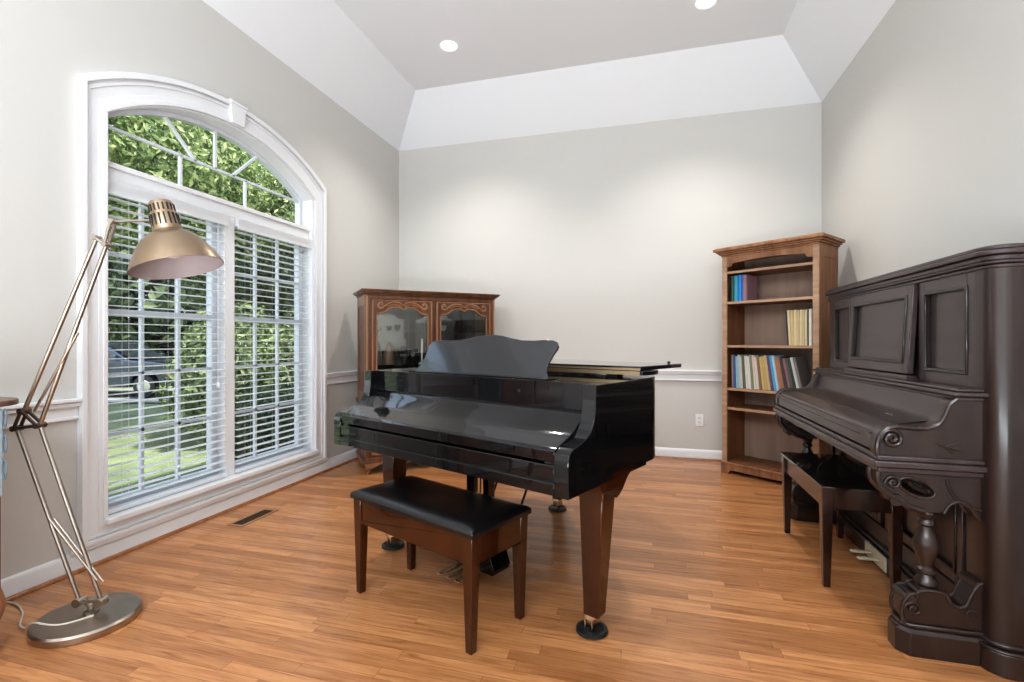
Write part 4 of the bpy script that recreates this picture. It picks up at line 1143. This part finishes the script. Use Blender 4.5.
def tree(name, label, cat, base, blobs, n, size, mat, seed, trunk=None, core=True, group=None):
    r = thing(name, label, cat, base, 0, group)
    bl = [(b_[0]-base[0], b_[1]-base[1], b_[2]-base[2]) + tuple(b_[3:]) for b_ in blobs]
    global GZ
    g = GZ; GZ = 0
    vs, fs = foliage(bl, n, size, seed); GZ = g
    me = bpy.data.meshes.new('foliage'); me.from_pydata(vs, [], fs); me.materials.append(mat)
    o = link(bpy.data.objects.new('foliage', me)); o.parent = r
    m = MB()
    if trunk:
        m.tube(trunk_pts(trunk), .1, 10, rs=[trunk[3]*(1-.5*i/5) for i in range(6)])
        for b_ in bl:
            m.tube([(trunk[0]*0, 0, trunk[2]*.7), (b_[0]*.5, b_[1]*.5, (trunk[2]*.7+b_[2])/2+.1), (b_[0],b_[1],b_[2])], .05, 8, rs=[trunk[3]*.5,trunk[3]*.32,trunk[3]*.15])
    else:
        rnd = random.Random(seed)
        for b_ in bl:
            for k in range(4):
                m.tube([(b_[0]*.6, b_[1]*.6, 0),(b_[0]+rnd.uniform(-.4,.4)*b_[3], b_[1]+rnd.uniform(-.4,.4)*b_[4], b_[2]+.3*b_[5])], .02, 6, rs=[.03,.01])
    m.build('trunk' if trunk else 'stems', BARK, r)
    return r
def trunk_pts(t_): return [(.04*math.sin(i*1.3)*t_[3]*4, .04*math.cos(i)*t_[3]*4, t_[2]*i/5) for i in range(6)]
# big bright tree shading the arched pane
tree('garden_tree', 'large bright green leafy tree filling the arched window', 'tree', (-9.0, 4.6, GZ),
     [(-8.2,5.6,4.2,2.3,2.6,1.45),(-9.0,8.6,4.3,2.2,2.2,1.5),(-8.4,3.4,4.3,2.0,2.0,1.5)], 60000, .062, LEAF_BR, 11, trunk=(0,0,4.6,.2))
tree('garden_tree', 'dark leafy tree behind the shrubs outside the right half of the window', 'tree', (-7.6, 10.2, GZ),
     [(-7.6,10.2,3.6,1.8,2.1,1.9),(-7.4,9.6,5.0,1.0,1.0,.7),(-9.6,13.4,3.2,2.4,2.4,2.6)], 19000, .075, LEAF_DK, 5, trunk=(0,0,3.4,.16))
tree('garden_tree', 'mid green tree standing on the lawn left of the shrubs', 'tree', (-10.6, 10.9, GZ),
     [(-10.6,10.8,3.0,1.3,1.5,1.3),(-10.3,11.6,2.0,.9,1.0,1.2)], 9000, .085, LEAF_MD, 8, trunk=(0,0,2.6,.09))
tree('garden_shrub', 'rounded green shrub outside the left window half at the edge of the lawn', 'shrub', (-6.6, 6.25, GZ),
     [(-6.6,6.25,.45,.75,.75,.95),(-7.0,7.0,.7,.9,.9,1.2)], 9000, .055, LEAF_MD, 21)
tree('garden_shrub', 'tall dense green shrub outside the right window half', 'shrub', (-5.6, 6.9, GZ),
     [(-5.5,6.6,.5,.9,.9,1.0),(-5.5,7.6,.8,1.0,1.0,1.3)], 12000, .05, LEAF_MD, 31)
tree('garden_shrub', 'low dark shrub close below the right window half', 'shrub', (-4.6, 5.5, GZ),
     [(-4.7,5.3,.05,.60,.7,.60),(-4.7,6.3,.1,.65,.7,.68)], 8000, .04, LEAF_DK, 41)
# hedge and far trees across the street, one by one
for i, (u_, lab) in enumerate(((-20,'broad tree at the far left across the street'),(-14,'broad tree behind the parked car'),(-8,'broad tree beyond the hood of the parked car'),(-2,'broad tree across the street behind the garden trees'),(4,'broad tree at the far right across the street'))):
    c_ = cen + dv*(u_*1.3+8) + Vector((-.267,.963))*(6.5+(i%2)*1.5)
    tree('street_tree', lab, 'tree', (c_.x, c_.y, GZ), [(c_.x,c_.y,2.6,3.6,3.2,3.2),(c_.x+1.5,c_.y+.5,6.0,3.2,3.0,2.4),(c_.x-1.5,c_.y,.8,2.6,2.2,1.6)], 9000, .26, LEAF_MD if i%2 else LEAF_DK, 50+i, trunk=(0,0,4.5,.25), group='trees across the street')

# ------------------------------------------------------------------ light
wd = bpy.data.worlds.new('sky'); scn.world = wd; wd.use_nodes = True
nt = wd.node_tree; bg = nt.nodes['Background']
tc = N(nt,'ShaderNodeTexCoord'); sp = N(nt,'ShaderNodeSeparateXYZ'); cr = N(nt,'ShaderNodeValToRGB')
nt.links.new(tc.outputs['Generated'], sp.inputs[0]); nt.links.new(sp.outputs[2], cr.inputs[0])
e = cr.color_ramp.elements; e[0].position = 0; e[0].color = (.93,.96,1,1); e[1].position = .6; e[1].color = (.62,.78,1,1)
nt.links.new(cr.outputs[0], bg.inputs[0]); bg.inputs[1].default_value = 2.1
def light(kind, name, loc, rot, energy, col=(1,1,1), **k):
    L = bpy.data.lights.new(name, kind); L.energy = energy; L.color = col
    for a, v in k.items(): setattr(L, a, v)
    o = link(bpy.data.objects.new(name, L)); o.location = loc; o.rotation_euler = rot; return o
d = Vector((-.55,.12,-.80)).normalized()
light('SUN', 'sun', (0,0,12), d.to_track_quat('-Z','Y').to_euler(), 10, (1,.95,.84), angle=R(1.5))
light('AREA', 'room_fill', (-.6,-2.1,3.2), (R(48),0,0), 124, (.90,.955,1), shape='RECTANGLE', size=3.6, size_y=.9)  # added soft fill high behind the camera, stands for no real lamp
light('AREA', 'ceiling_fill', (-.6,-1.3,.4), (R(174),0,0), 215, (.84,.93,1), shape='RECTANGLE', size=3.4, size_y=.8)  # added unseen fill aimed upwards to brighten the ceiling
light('AREA', 'ceiling_bounce_light', (-.6, 1.0, 2.0), (R(180),0,0), 14, (1,.98,.95), shape='RECTANGLE', size=.5, size_y=.5) if False else None

# ------------------------------------------------------------------ camera
cam = bpy.data.cameras.new('camera'); cam.sensor_width = 36; cam.lens = 36*487/1024; cam.clip_start = .05; cam.clip_end = 200
co = link(bpy.data.objects.new('camera', cam)); co.location = (0,0,1.2); co.rotation_euler = (R(90),0,R(15.5))
scn.camera = co
scn.view_settings.view_transform = 'Standard'; scn.view_settings.look = 'Medium High Contrast'; scn.view_settings.exposure = 0
scn.cycles.max_bounces = 8
